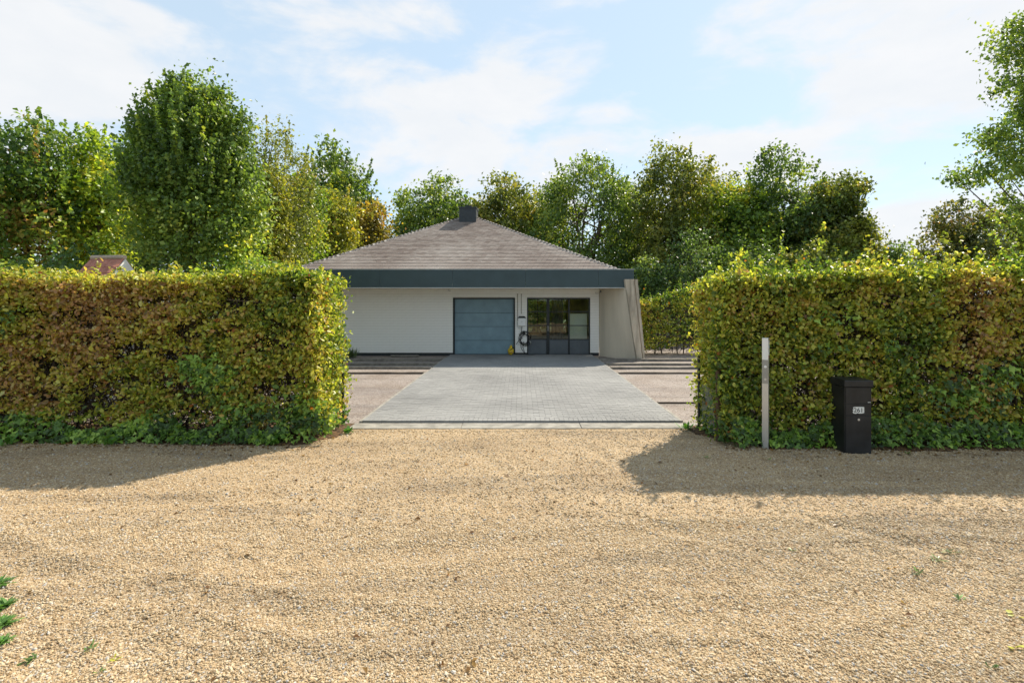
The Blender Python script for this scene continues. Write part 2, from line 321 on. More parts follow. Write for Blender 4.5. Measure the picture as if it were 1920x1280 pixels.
# loose stones lying on the road where single stones can be seen
def stones(name, n, yr, size, seed, label):
    r = np.random.default_rng(seed)
    y = yr[0]+(yr[1]-yr[0])*r.random(n)**1.25; x = (r.random(n)*2-1)*(y*1.08+.9)
    sz = size*np.clip(r.lognormal(0, .33, n), .5, 2.3)
    P = np.stack([x, y, road_z(x, y)+sz*.10], 1)
    me = bpy.data.meshes.new(name); me.vertices.add(n); me.vertices.foreach_set('co', P.astype(np.float32).ravel())
    a = me.attributes.new('rot', 'FLOAT_VECTOR', 'POINT'); a.data.foreach_set('vector', (r.random((n, 3))*np.array([.9, .9, 6.28])-np.array([.45, .45, 0])).astype(np.float32).ravel())
    a = me.attributes.new('siz', 'FLOAT_VECTOR', 'POINT'); a.data.foreach_set('vector', (sz[:, None]*np.stack([r.uniform(.75, 1.25, n), r.uniform(.6, .95, n), r.uniform(.42, .75, n)], 1)).astype(np.float32).ravel())
    o = link(name, me); tag(o, label, 'gravel', kind='stuff')
    g = bpy.data.node_groups.new(name, 'GeometryNodeTree')
    g.interface.new_socket('Geometry', in_out='INPUT', socket_type='NodeSocketGeometry'); g.interface.new_socket('Geometry', in_out='OUTPUT', socket_type='NodeSocketGeometry')
    gi = g.nodes.new('NodeGroupInput'); go = g.nodes.new('NodeGroupOutput'); l = g.links.new
    ico = N(g, 'GeometryNodeMeshIcoSphere'); ico.inputs['Radius'].default_value = .5; ico.inputs['Subdivisions'].default_value = 2
    sp = N(g, 'GeometryNodeSetPosition'); nz = N(g, 'ShaderNodeTexNoise', i_Scale=2.6, i_Detail=1.0)
    vm = N(g, 'ShaderNodeVectorMath', operation='SUBTRACT'); vm.inputs[1].default_value = (.5, .5, .5); l(nz.outputs['Color'], vm.inputs[0])
    v2 = N(g, 'ShaderNodeVectorMath', operation='SCALE'); v2.inputs['Scale'].default_value = .8; l(vm.outputs[0], v2.inputs[0])
    l(ico.outputs[0], sp.inputs['Geometry']); l(v2.outputs[0], sp.inputs['Offset'])
    sm = N(g, 'GeometryNodeSetMaterial'); sm.inputs['Material'].default_value = m_stone; l(sp.outputs[0], sm.inputs['Geometry'])
    ip = N(g, 'GeometryNodeInstanceOnPoints'); l(gi.outputs[0], ip.inputs['Points']); l(sm.outputs[0], ip.inputs['Instance'])
    for at, so_ in (('rot', 'Rotation'), ('siz', 'Scale')):
        na = N(g, 'GeometryNodeInputNamedAttribute', data_type='FLOAT_VECTOR'); na.inputs['Name'].default_value = at
        l(na.outputs[0], ip.inputs[so_])
    l(ip.outputs[0], go.inputs[0])
    o.modifiers.new('stones', 'NODES').node_group = g
    return o
m_stone, nt_, b_ = newmat('yellow_stone')
oi = N(nt_, 'ShaderNodeObjectInfo')
_c = (ramp(nt_, oi.outputs['Random'], [(0, (.25, .165, .085)), (.2, (.40, .285, .155)), (.55, (.49, .37, .22)), (.85, (.57, .465, .315)), (.97, (.49, .455, .41)), (1, (.28, .28, .28))]))
_mp = N(nt_, 'ShaderNodeMapping'); _mp.inputs['Scale'].default_value = (.28, 1.5, 1); _mp.inputs['Rotation'].default_value = (0, 0, .12); nt_.links.new(oi.outputs['Location'], _mp.inputs[0])
_n = N(nt_, 'ShaderNodeTexNoise', i_Scale=1.1, i_Detail=5.0, i_Roughness=.6, i_Distortion=.9); nt_.links.new(_mp.outputs[0], _n.inputs['Vector'])
_r = N(nt_, 'ShaderNodeMapRange', i_1=.47, i_2=.66, i_3=0., i_4=.8); nt_.links.new(_n.outputs[0], _r.inputs[0])
_x = N(nt_, 'ShaderNodeMix', data_type='RGBA', blend_type='MULTIPLY'); nt_.links.new(_r.outputs[0], _x.inputs[0]); nt_.links.new(_c, _x.inputs[6]); _x.inputs[7].default_value = (.72, .73, .76, 1)
nt_.links.new(_x.outputs[2], b_.inputs['Base Color'])
b_.inputs['Roughness'].default_value = .75; b_.inputs['Specular IOR Level'].default_value = .3
stones('loose_stones', 190000, (2.25, 4.9), .0112, 3, 'loose yellow pebbles covering the near part of the gravel road')
stones('scattered_stones', 80000, (4.4, 8.3), .0140, 4, 'sparser yellow pebbles farther up the gravel road')

stones('spilled_stones', 9000, (8.2, 8.82), .0135, 6, 'pebbles spilled on the pale concrete strip before the drive')
# the paved drive
DX, DY0, DY1 = 2.74, 8.84, 19.86
drive = tag(MB().box(-DX+.004, DX-.004, DY0+.004, DY1, -.05, .030).build('driveway', paint('paver_joint_sand', (.19, .187, .18), .95, .25, 12)), kind='structure')
pm = MB().box(-.5, .5, -.5, .5, -1, 0); pme = bpy.data.meshes.new('paver'); pme.from_pydata(pm.v, [], pm.f); pme.materials.append(m_paver)
cells = []
def paver(x0, x1, y0, y1): cells.append((x0, x1, y0, y1))
PW, PLn = .0825, .212; nso = int(2*DX/PW); wso = 2*DX/nso
for k in range(nso): paver(-DX+k*wso, -DX+(k+1)*wso, DY0, DY0+PLn)
y = DY0+PLn; row = 0
while y < DY1-.02:
    y1 = min(y+PW, DY1); x = -DX
    first = PLn*(.5 if row % 2 else 1)
    while x < DX-.01:
        x1 = min(x+first, DX); first = PLn
        paver(x, x1, y, y1); x = x1
    y = y1; row += 1
big = MB(); r_ = random.Random(2)
for k, (x0, x1, y0, y1) in enumerate(cells):
    j = .0024; z = .045+r_.uniform(-.0022, .0022); cx, cy = (x0+x1)/2, (y0+y1)/2; sx, sy = x1-x0-2*j, y1-y0-2*j
    if k < 300:
        o = bpy.data.objects.new('paver', pme); COL.objects.link(o); o.parent = drive; o.location = (cx, cy, z); o.scale = (sx, sy, .05); o.rotation_euler = (r_.gauss(0, .006), r_.gauss(0, .006), r_.gauss(0, .006))
    else: big.box(cx-sx/2, cx+sx/2, cy-sy/2, cy+sy/2, z-.03, z)
tag(big.build('paving', m_paver, drive), kind='stuff')
# concrete strip before the drive, kerb strips along its sides
st = MB()
for k in range(3):
    a = -3.0+k*2.0; st.box(a+.004, a+1.996, 8.44, 8.80, -.06, .012+.002*k)
tag(st.build('kerb', m_strip, bevel=.006), kind='structure')
for sx, nm in ((-1, 'left'), (1, 'right')):
    e = MB(); yy = DY0
    while yy < 18.6:
        e.box(sx*DX+(.003 if sx > 0 else -.055), sx*DX+(.055 if sx > 0 else -.003), yy, yy+.995, -.05, .035+random.uniform(-.012, .012)); yy += 1
    tag(e.build('driveway_edging_'+nm, m_strip), kind='structure')
# ------------------------------------------------------------------ timber sleepers across the courtyard
for side, words in ((-1, 'left'), (1, 'right')):
    for k, (yy, hh, ln, dep) in enumerate(((18.05, .075, 4.6, .2), (16.85, .065, 4.9, .18), (15.95, .055, 4.9, .18), (14.9, .035, 5.0, .09))):
        a = (DX+.06)*side; b = a+ln*side
        nth = ('nearest the house', 'second from the house', 'third from the house', 'thin low one farthest from the house')[k]
        m = MB(); n = 14
        for q in range(n):      # slightly wavy old timber
            x0, x1 = a+(b-a)*q/n, a+(b-a)*(q+1)/n
        pts = [a+(b-a)*q/n for q in range(n+1)]; w1 = [random.uniform(-.012, .012) for _ in pts]; w2 = [random.uniform(-.012, .012) for _ in pts]; hz = [hh+random.uniform(-.008, .008) for _ in pts]
        vsx = []
        for x, p, q, z in zip(pts, w1, w2, hz): vsx += [(x, yy+p, -.05), (x, yy+p, z), (x, yy+dep+q, z), (x, yy+dep+q, -.05)]
        fs = []
        for i in range(n):
            for c in range(4): fs.append((i*4+c, i*4+(c+1) % 4, (i+1)*4+(c+1) % 4, (i+1)*4+c))
        fs += [(0, 1, 2, 3), (n*4+3, n*4+2, n*4+1, n*4)]
        o = m.add(vsx, fs).build('timber_sleeper', m_timber if k < 3 else m_rust)
        import bmesh
        bm = bmesh.new(); bm.from_mesh(o.data); bmesh.ops.recalc_face_normals(bm, faces=bm.faces); bm.to_mesh(o.data); bm.free()
        tag(o, 'grey timber sleeper %s of the paved drive, %s' % (words, nth), 'sleeper', 'timber sleepers across the courtyard')
tag(MB().box(2.82, 9, 10.58, 10.62, -.05, .022).build('edging_strip', m_rust), 'thin rusty edging strip in the pink gravel right of the drive', 'edging')

# ------------------------------------------------------------------ the house
WY = 19.9; WX0, WX1 = -7.95, 3.03; WT = 2.60; BX0, BX1, BZ = -2.65, -.23, 2.245; GX0, GX1 = .23, 2.69
house = empty('bungalow', (0, WY, 0), 'low white brick bungalow with slate pyramid roof and dark fascia at the drive\'s end', 'house')
def H(mb): # world coordinates to the house's own
    mb.v = [(x, y-WY, z) for x, y, z in mb.v]; return mb
wall = MB()
for (a, b, z0, z1) in ((WX0, BX0, 0, WT), (BX1, GX0, 0, WT), (GX1, WX1, 0, WT), (BX0, BX1, BZ, WT), (GX0, GX1, BZ, WT)): wall.box(a, b, WY+.016, WY+.30, z0, z1+.02)
wall.box(WX0, WX0+.3, WY+.301, 29.0, 0, WT+.02); wall.box(WX1-.3, WX1, WY+.301, 29.0, 0, WT+.02); wall.box(WX0, .1, 29.001, 29.3, 0, WT+.02); wall.box(2.6, WX1, 29.001, 29.3, 0, WT+.02); wall.box(.1, 2.6, 29.001, 29.3, 0, .30); wall.box(.1, 2.6, 29.001, 29.3, 2.35, WT+.02)
wallo = H(wall).build('wall', m_mortar, house)
bm_ = MB().box(-.5, .5, 0, 1, -.5, .5); bme = bpy.data.meshes.new('brick'); bme.from_pydata(bm_.v, [], bm_.f); bme.materials.append(m_white)
CH, BL = .104, .315; rest = MB(); cand = []
ncr = int((WT-.11)/CH)
for c in range(ncr):
    z0 = .11+c*CH; z1 = z0+CH-.011
    if c == ncr-1: z1 = WT-.012
    segs = [(WX0, WX1)] if z0 > BZ-.03 else [(WX0, BX0), (BX1, GX0), (GX1, WX1)]
    if z0 < BZ < z1 and z0 <= BZ-.03: z1 = z1
    for a, b in segs:
        x = a; first = BL*(.5 if c % 2 else 1)
        while x < b-.012:
            x1 = min(x+first, b); first = BL
            if b-x1 < .06: x1 = b
            cand.append((x, x1-(.004 if x1 < b else 0), z0, z1)); x = x1
cand.sort(key=lambda q: -(q[1]-q[0])*(1 if q[0] > -6.75 else .1))
for k, (x0, x1, z0, z1) in enumerate(cand):
    if k < 300:
        o = bpy.data.objects.new('brick', bme); COL.objects.link(o); o.parent = wallo
        o.location = ((x0+x1)/2, random.uniform(-.002, .002), (z0+z1)/2); o.scale = (x1-x0, .018, z1-z0)
    else: rest.box(x0, x1, WY+random.uniform(-.002, .002), WY+.018, z0, z1)
tag(H(rest).build('brickwork', m_white, wallo), kind='stuff')
pl = MB()
for a, b in ((WX0, BX0), (BX1, GX0), (GX1, WX1)): pl.box(a, b, WY-.012, WY+.015, 0, .105)
H(pl).build('plinth', m_plinth, house)
# garage door
gd_ = MB(); yg = WY+.10
gd_.box(BX0, BX0+.055, WY-.004, yg+.05, 0, BZ); gd_.box(BX1-.055, BX1, WY-.004, yg+.05, 0, BZ); gd_.box(BX0+.055, BX1-.055, WY-.004, yg+.05, BZ-.05, BZ); gd_.box(BX0+.055, BX1-.055, yg-.01, yg+.06, 0, .035)
gdo = H(gd_).build('garage_door', m_frame, house)
ph = (BZ-.05-.04)/4
for k in range(4):
    H(MB().box(BX0+.06, BX1-.06, yg, yg+.045, .04+k*ph+.006, .04+(k+1)*ph-.004)).build('door_panel', m_garage, gdo, bevel=.006)
H(MB().box(BX0+.05, BX1-.05, yg+.046, yg+.07, .03, BZ-.04)).build('backing', m_frame, gdo)
# glazed steel doors: three columns, three rows of panes over a solid panel
gl = MB(); yf = WY+.06; cw = (GX1-GX0)/3
zs = [.06, .62, 1.16, 1.70, BZ-.055]
gl.box(GX0, GX0+.05, yf, yf+.07, 0, BZ); gl.box(GX1-.05, GX1, yf, yf+.07, 0, BZ); gl.box(GX0+.05, GX1-.05, yf, yf+.07, BZ-.055, BZ); gl.box(GX0+.05, GX1-.05, yf, yf+.07, 0, .05)
vb = [(GX0+cw-.055, GX0+cw+.055), (GX0+2*cw-.03, GX0+2*cw+.03)]
for a, b in vb: gl.box(a, b, yf+.002, yf+.068, .05, BZ-.055)
cols = [(GX0+.05, vb[0][0]), (vb[0][1], vb[1][0]), (vb[1][1], GX1-.05)]
for a, b in cols:
    for z in zs[1:4]: gl.box(a, b, yf+.012, yf+.058, z-.018, z+.018)
glo = H(gl).build('glazed_door', m_frame, house)
for a, b in cols:
    H(MB().box(a+.004, b-.004, yf+.022, yf+.05, .052, zs[1]-.02)).build('kick_panel', m_steel, glo)
    for k in range(1, 4):
        z0 = zs[k]+.018; z1 = (zs[k+1]-.018) if k < 3 else BZ-.055
        H(MB().box(a+.001, b-.001, yf+.030, yf+.036, z0+.001, z1-.001)).build('pane', m_glass, glo)
H(MB().tube([(GX0+cw, yf-.035, .95), (GX0+cw, yf-.035, 1.15)], .010).tube([(GX0+cw, yf+.01, 1.0), (GX0+cw, yf-.035, 1.0)], .008)).build('handle', m_alu, glo)
# the room behind the panes
rm = MB(); rx0, rx1, ry0, ry1 = -.1, 2.9-.18, WY+.31, 29.0
rm.box(rx0, rx0+.02, ry0, ry1, .02, 2.55); rm.box(rx1-.02, rx1, ry0, ry1, .02, 2.55); rm.box(rx0, rx1, ry0, ry1, 2.551, 2.57)
H(rm).build('room_wall', m_room, house)
rw_ = MB()
for a in (.1, .91, 1.73, 2.54): rw_.box(a, a+.06, 29.08, 29.14, .30, 2.35)
rw_.box(.16, 2.54, 29.082, 29.138, .301, .36); rw_.box(.16, 2.54, 29.082, 29.138, 2.29, 2.349)
rwo = H(rw_).build('rear_window', m_frame, house)
for a in (.16, .97, 1.79): H(MB().box(a+.001, a+.749 if a < 1.7 else 2.539, 29.10, 29.106, .362, 2.288)).build('pane', m_glass, rwo)
H(MB().box(rx0, rx1, WY+.14, ry1, -.01, .019)).build('room_floor', m_roomfloor, house)
tag(MB().box(1.92, 2.62, WY+.42, WY+.47, .60, 1.62).box(1.92, 2.62, WY+.40, WY+.50, .02, .599).build('leaning_board', m_panel), 'pale board standing behind the right-hand column of glass panes', 'board')
cu = MB(); 
for k in range(7): cu.tube([(1.30+k*.06, WY+.75+.03*(k % 2), .03), (1.30+k*.06, WY+.75+.03*(k % 2), 2.5)], .042, 8)
tag(cu.build('curtain', m_frame), 'dark curtain hanging inside behind the middle glass panes', 'curtain')
tb = MB().box(.35, 1.25, 21.4, 22.2, .70, .75)
for x in (.39, 1.17):
    for yq in (21.44, 22.12): tb.box(x, x+.05, yq, yq+.05, .02, .70)
tag(tb.build('table', m_wood), 'dark table inside the room behind the left glass panes', 'table')
# roof
RC = Vector((-2.44, 24.3, 6.19)); RX0, RX1, RY0, RY1, RZ = -8.58, 3.69, 18.86, 29.75, 3.22
FX0, FX1, FY0, FY1, FZ0, FZ1 = -9.04, 4.06, 18.40, 30.2, 2.60, 3.24
cr = [Vector((RX0, RY0, RZ)), Vector((RX1, RY0, RZ)), Vector((RX1, RY1, RZ)), Vector((RX0, RY1, RZ))]
rb = MB().add(cr+[RC], [(0,1,4),(1,2,4),(2,3,4),(3,0,4),(3,2,1,0)])
roof = H(rb).build('roof', m_frame, house)
tiles = []; EXP, TW = .138, .19
ra = random.Random(9)
for fi in range(4):
    A, B = cr[fi], cr[(fi+1) % 4]; ex = (B-A).normalized(); ln = (B-A).length
    mid = RC-A; foot = mid.dot(ex); sv = (RC-(A+ex*foot)); sl = sv.length; sv.normalize(); nn = ex.cross(sv).normalized()
    if nn.z < 0: nn = -nn
    rows = int(sl/EXP)
    for rI in range(rows):
        s0 = rI*EXP; s1 = s0+EXP*1.25
        l0 = foot*s0/sl; l1 = ln-(ln-foot)*s0/sl
        x = l0+(TW*.5 if rI % 2 else 0)-TW
        while x < l1:
            a = max(x, l0); b = min(x+TW-.006, l1)
            if b-a > .03:
                h = .027+ra.uniform(-.003, .004)
                b0 = [A+ex*a+sv*s0, A+ex*b+sv*s0, A+ex*b+sv*s1, A+ex*a+sv*s1]
                lo = [b0[0]+nn*h*.3, b0[1]+nn*h*.3, b0[2]+nn*.001, b0[3]+nn*.001]
                hi = [b0[0]+nn*(h+.010), b0[1]+nn*(h+.010), b0[2]+nn*.010, b0[3]+nn*.010]
                if fi == 0: hi[3], hi[2] = hi[3], hi[2]
                tiles.append((fi, rI, lo, hi, b-a))
            x += TW
fr_ = [t for t in tiles if t[0] == 0 and t[4] > TW-.01]; fr_.sort(key=lambda t: (t[1], abs(t[2][0].x+1)))
pick = set(id(t) for t in fr_[:300])
slat = MB(); tme = None
for t in tiles:
    fi, rI, lo, hi, wdt = t
    if id(t) in pick:
        o0 = lo[0]
        if tme is None:
            q = MB().hexa([p-o0 for p in lo], [p-o0 for p in hi]); tme = bpy.data.meshes.new('slate'); tme.from_pydata(q.v, [], q.f); tme.materials.append(m_tile)
        o = bpy.data.objects.new('slate', tme); COL.objects.link(o); o.parent = roof; o.location = o0-Vector((0, WY, 0))
    else: slat.hexa(lo, hi)
tag(H(slat).build('slates', m_tile, roof), kind='stuff')
for ci in (0, 1, 2, 3):            # hip slates
    A = cr[ci]; dv = (RC-A); ln = dv.length; dv.normalize(); n = int(ln/.27)
    sd_ = dv.cross(Vector((0,0,1))).normalized(); up = sd_.cross(dv).normalized()
    for k in range(n-1):
        a = A+dv*(k*.27)+up*.022; b = A+dv*(k*.27+.31)+up*.012; hw = .105
        dn = -up*.035
        q = MB().hexa([a-sd_*hw+dn, a+sd_*hw+dn, b+sd_*hw+dn, b-sd_*hw+dn], [a-sd_*hw+dn*.3, a+sd_*hw+dn*.3, b+sd_*hw+dn*.3, b-sd_*hw+dn*.3])
        q.hexa([a-sd_*.02, a+sd_*.02, b+sd_*.02, b-sd_*.02], [a-sd_*.02+up*.022, a+sd_*.02+up*.022, b+sd_*.02+up*.016, b-sd_*.02+up*.016])
        q = MB().add([a-sd_*hw+dn, a+up*.022, a+sd_*hw+dn, b-sd_*hw+dn, b+up*.014, b+sd_*hw+dn], [(0,2,1),(3,4,5),(0,1,4,3),(1,2,5,4),(0,3,5,2)])
        H(q).build('hip_slate', m_hip, roof)
ch = H(MB().box(RC.x-.385, RC.x+.385, 23.38, 24.4, 5.5, 6.36)).build('chimney', m_chim, house)
H(MB().box(RC.x-.41, RC.x+.41, 23.355, 24.425, 6.361, 6.42)).build('chimney_cap', m_chim, ch)
H(MB().tube([(RC.x, 23.8, 6.42), (RC.x, 23.8, 6.50)], .13, 14).tube([(RC.x, 23.8, 6.50), (RC.x, 23.8, 6.53)], .17, 14)).build('flue', m_chim, ch)
fa = MB(); t = .03
fa.box(FX0+t, FX1-t, FY0+t, FY1-t, FZ0+.02, FZ0+.05)
fa.box(FX0+t, FX1-t, FY0+t, RY0+.1, FZ1-.05, FZ1-.02); fa.box(FX0+t, FX1-t, RY1-.1, FY1-t, FZ1-.05, FZ1-.02); fa.box(FX0+t, RX0+.1, RY0+.101, RY1-.101, FZ1-.05, FZ1-.02); fa.box(RX1-.1, FX1-t, RY0+.101, RY1-.101, FZ1-.05, FZ1-.02)
fas = H(fa).build('eave', m_soffit, house)
edges = [FX0]+[gx(560+q/2.909, FY0) for q in (45, 443, 838, 1238, 1635)]+[FX1]
for a, b in zip(edges[:-1], edges[1:]): H(MB().box(a+.003, b-.003, FY0, FY0+t-.003, FZ0, FZ1)).build('fascia_panel', m_fascia, fas)
for yq in range(5):
    a = FY0+t+yq*(FY1-FY0-2*t)/5; b = a+(FY1-FY0-2*t)/5
    for x0, x1 in ((FX0, FX0+t-.003), (FX1-t+.003, FX1)): H(MB().box(x0, x1, a+.003, b-.003, FZ0, FZ1)).build('fascia_panel', m_fascia, fas)
H(MB().box(FX0-.012, FX1+.012, FY0-.012, FY0+.03, FZ1+.001, FZ1+.022)).build('gutter_trim', m_trim, fas)
H(MB().box(FX0+.002, FX1-.002, FY0-.005, FY0+.02, FZ0-.022, FZ0-.001)).build('drip_trim', m_trim, fas)
# splayed concrete wing wall ending in a weathered buttress
wg = MB(); n = 10; vs_ = []; fs = []
def wing(sv, z):
    tt = z/2.88
    x = 3.035+(4.12-3.035-(.42*tt))*sv**1.25; y = 19.88-1.50*sv
    return x, y
for i in range(n+1):
    for j in range(6):
        sv = i/n; top = 2.60+.28*max(0, (sv-.86)/.14); z = -.04+j/5*(top+.04); x, y = wing(sv, max(z, 0)); vs_.append((x, y, z))
for i in range(n+1):
    for j in range(6):
        sv = i/n; top = 2.60+.28*max(0, (sv-.86)/.14); z = -.04+j/5*(top+.04); x, y = wing(sv, max(z, 0)); vs_.append((x+.30+.04*(1-j/5), y+.10*sv, z))
o2 = (n+1)*6
for i in range(n):
    for j in range(5):
        a = i*6+j; fs.append((a, a+6, a+7, a+1)); fs.append((o2+a, o2+a+1, o2+a+7, o2+a+6))
    a = i*6+5; fs.append((a, a+6, o2+a+6, o2+a))
for j in range(5):
    a = n*6+j; fs.append((a, o2+a, o2+a+1, a+1))
wg.add(vs_, fs); H(wg).build('wing_wall', m_conc, house)
bt = MB(); n = 16; rows = []
rr = random.Random(3)
for j in range(n+1):
    z = -.04+j/n*2.93; tt = max(z, 0)/2.88
    xl = 4.115-.42*tt; xr = 4.44-.27*tt; xm = xl+(xr-xl)*(.72)
    y0 = 18.27; w_ = lambda s: rr.uniform(-s, s)
    rows.append([(xl+w_(.006), y0+.09, z), (xl+.02+w_(.012), y0+w_(.012), z), (xm-.03+w_(.014), y0-.015+w_(.014), z), (xm, y0+.055, z), (xm+.03, y0+.01+w_(.01), z), (xr+w_(.01), y0+.02+w_(.01), z), (xr+w_(.008)+.01, y0+.42, z), (xl+.012, y0+.42, z)])
vs_ = [p for r in rows for p in r]; fs = []
for j in range(n):
    for k in range(8): fs.append((j*8+k, j*8+(k+1) % 8, (j+1)*8+(k+1) % 8, (j+1)*8+k))
fs += [tuple(range(8))[::-1], tuple(n*8+k for k in range(8))]
H(bt.add(vs_, fs)).build('buttress', m_rough, house)

# things on and by the house front
cam_ = empty('security_camera', (3.10, WY-.10, 2.50), 'small black security camera under the eave at the wall\'s right corner', 'camera')
MB().box(-.05, .05, -.11, .05, -.06, .03).build('body', m_black, cam_, bevel=.01); MB().tube([(0, -.11, -.015), (0, -.125, -.015)], .035, 12).build('lens', m_glass, cam_); MB().tube([(0, 0, .031), (0, 0, .10)], .02, 8).build('bracket', m_black, cam_); MB().box(.06, .10, -.08, .04, -.05, .02).build('side_lamp', m_black, cam_)
for px, py, lab in ((842, 543, 'small hook under the eave above the garage door\'s left edge'), (1117, 548, 'small wall hook near the right end of the brick wall')):
    x = gx(px, WY); z = gz_(py, WY)
    tag(MB().tube([(x, WY-.003, z), (x-.02, WY-.05, z), (x-.03, WY-.08, z-.03), (x+.04, WY-.09, z-.05), (x+.08, WY-.09, z-.03)], .009, 6).build('wall_hook', m_trim), lab, 'hook')
for px, top, bot, lab in ((970.5, 553, 601, 'thin conduit pipe running down to the charger\'s left side'), (977.5, 553, 588, 'shorter thin conduit pipe above the middle of the charger')):
    x = gx(px, WY)
    tag(MB().tube([(x, WY-.02, gz_(bot, WY)), (x, WY-.02, gz_(top, WY))], .012, 8).tube([(x, WY-.02, gz_(top, WY)), (x, WY-.02, gz_(top, WY)+.05)], .018, 8).build('conduit_pipe', paint('galvanised_pipe', (.33, .30, .25), .5, .2, 9, metal=.3)), lab, 'pipe', 'conduit pipes above the charger')
cx = gx(979, WY)-.012
chg = empty('wall_charger', (cx, WY, 1.15), 'white car charging box with black hood on the narrow white pier', 'charger')
MB().box(-.15, .15, -.13, -.004, 0, .31).build('housing', m_plastic, chg, bevel=.02)
MB().add([(-.165, -.15, .315), (.165, -.15, .315), (.165, -.003, .315), (-.165, -.003, .315), (-.10, -.12, .375), (.10, -.12, .375), (.10, -.003, .375), (-.10, -.003, .375)], [(0,3,2,1),(4,5,6,7),(0,1,5,4),(1,2,6,5),(2,3,7,6),(3,0,4,7)]).build('hood', m_cable, chg, bevel=.006)
MB().tube([(-.152, -.06, .34), (-.175, -.06, .28), (-.175, -.06, -.02), (-.10, -.06, -.10), (-.02, -.06, -.06), (0, -.06, 0)], .009, 6).build('feed_cable', m_trim, chg)
MB().tube([(0, -.131, .17), (0, -.134, .17)], .014, 12).build('status_light', m_alud, chg)
cb = empty('charging_cable', (cx+.08, WY, .80), 'black charging cable coiled on a holster below the charger', 'cable')
MB().box(-.055, .055, -.10, -.003, .02, .16).build('holster', m_black, cb, bevel=.012)
coil = MB(); pts = []
for k in range(90):
    a = k/90*2*math.pi*4.2; q = .17+.05*math.sin(k*.37)+.0006*k; pts.append((q*math.sin(a)*.95+.03, -.05-.03*math.sin(k*.11), -.10-q*math.cos(a)*1.15-.04))
coil.tube(pts, .012, 6); coil.build('coil', m_cable, cb, smooth=True)
MB().tube([(-.08, -.05, .35), (-.09, -.07, .1), (-.13, -.10, -.2), (-.11, -.10, -.5), (.02, -.12, -.70), (.16, -.16, -.735), (.30, -.24, -.74), (.42, -.18, -.74)], .012, 6).tube([(.0, -.06, -.25), (-.04, -.08, -.45), (.02, -.10, -.66), (.10, -.14, -.735), (.2, -.2, -.74)], .012, 6).tube([(-.05, -.05, -.1), (-.2, -.09, -.22), (-.30, -.06, -.36)], .011, 6).build('loose_cable', m_cable, cb, smooth=True)
MB().tube([(.20, -.06, -.20), (.26, -.09, -.28), (.27, -.10, -.36)], [.022, .028, .020], 8).build('plug', m_alud, cb, smooth=True)
# yellow bag
def lump(name, mat, parent, loc, rad, seed, amp=.25, nu=14, nv=10, loc_z=0):
    V = []; r = np.random.default_rng(seed)
    for j in range(nv+1):
        for i in range(nu):
            th = math.pi*j/nv; ph = 2*math.pi*i/nu; V.append((math.sin(th)*math.cos(ph), math.sin(th)*math.sin(ph), math.cos(th)))
    V = np.array(V); d = 1+amp*(fbm(V+seed, .55, seed, 2)-.5)*2; V = V*d[:, None]*np.array(rad)+np.array([0, 0, loc_z])
    fs = []
    for j in range(nv):
        for i in range(nu): fs.append((j*nu+i, (j+1)*nu+i, (j+1)*nu+(i+1) % nu, j*nu+(i+1) % nu))
    return MB().add([tuple(v) for v in V], fs).build(name, mat, parent, loc, smooth=True)
yb = empty('yellow_bag', (gx(958, 19.7), 19.66, .045), 'yellow plastic bag with black strap against the garage door\'s right edge', 'bag')
lump('bag', m_yellow, yb, (0, 0, 0), (.115, .10, .16), 4, .45, loc_z=.145); lump('knot', m_yellow, yb, (.0, 0, .30), (.05, .04, .075), 7, .4)
MB().tube([(-.03, -.10, .20), (.03, -.115, .24), (.09, -.06, .27), (.06, .0, .31)], .014, 6).build('strap', m_cable, yb); MB().tube([(-.05, -.115, .10), (.02, -.13, .13), (.08, -.10, .09)], .011, 6).build('cord', m_terra, yb)
tag(MB().box(gx(733, 19.5), gx(785, 19.5), 19.42, 19.60, .0, .055).build('plank', m_timber, bevel=.006), 'short weathered plank lying against the wall left of the garage', 'plank')

# ------------------------------------------------------------------ letterbox and intercom post
mb = empty('letterbox', (4.49, 7.10, -.02), 'black free-standing letterbox pillar numbered 261 before the right hedge', 'letterbox', rz=R(-3))
MB().box(0, .365, .012, .34, 0, .93).build('body', m_black, mb, bevel=.006)
MB().box(-.012, .382, -.012, .352, .932, 1.03).build('lid', m_black, mb, bevel=.012)
MB().box(.012, .353, .001, .011, .705, .928).build('flap', m_black, mb, bevel=.002)
mdr = MB().box(.012, .353, .001, .011, .012, .535).build('door', m_black, mb, bevel=.002)
MB().box(.012, .353, .003, .011, .543, .698).build('front_plate', m_black, mb, bevel=.002)
MB().tube([(.185, .001, .485), (.185, -.006, .485)], .016, 14).build('keyhole', m_alu, mdr)
MB().box(.305, .345, -.002, .0008, .722, .729).build('hinge_pin', m_plate, mb)
pp = [(.105, .585), (.118, .570), (.15, .566), (.17, .575), (.20, .568), (.245, .572), (.262, .580), (.26, .660), (.20, .662), (.135, .661), (.108, .652), (.12, .635), (.104, .62), (.115, .60)]
k = len(pp)
np_ = MB().add([(x, .0015, z) for x, z in pp]+[(x, .0028, z) for x, z in pp], [tuple(range(k)), tuple(range(k, 2*k))[::-1]]+[(i, i+k, (i+1) % k+k, (i+1) % k) for i in range(k)]).build('number_plate', m_plate, mb)
fc = bpy.data.curves.new('number', 'FONT'); fc.body = '261'; fc.size = .088; fc.extrude = .0006
to = bpy.data.objects.new('number_tmp', fc); COL.objects.link(to); bpy.context.view_layer.update()
tme_ = bpy.data.meshes.new_from_object(to.evaluated_get(bpy.context.evaluated_depsgraph_get())); bpy.data.objects.remove(to)
no = link('number', tme_, m_ink, np_, (.118, .0006, .586)); no.rotation_euler = (R(90), 0, 0)
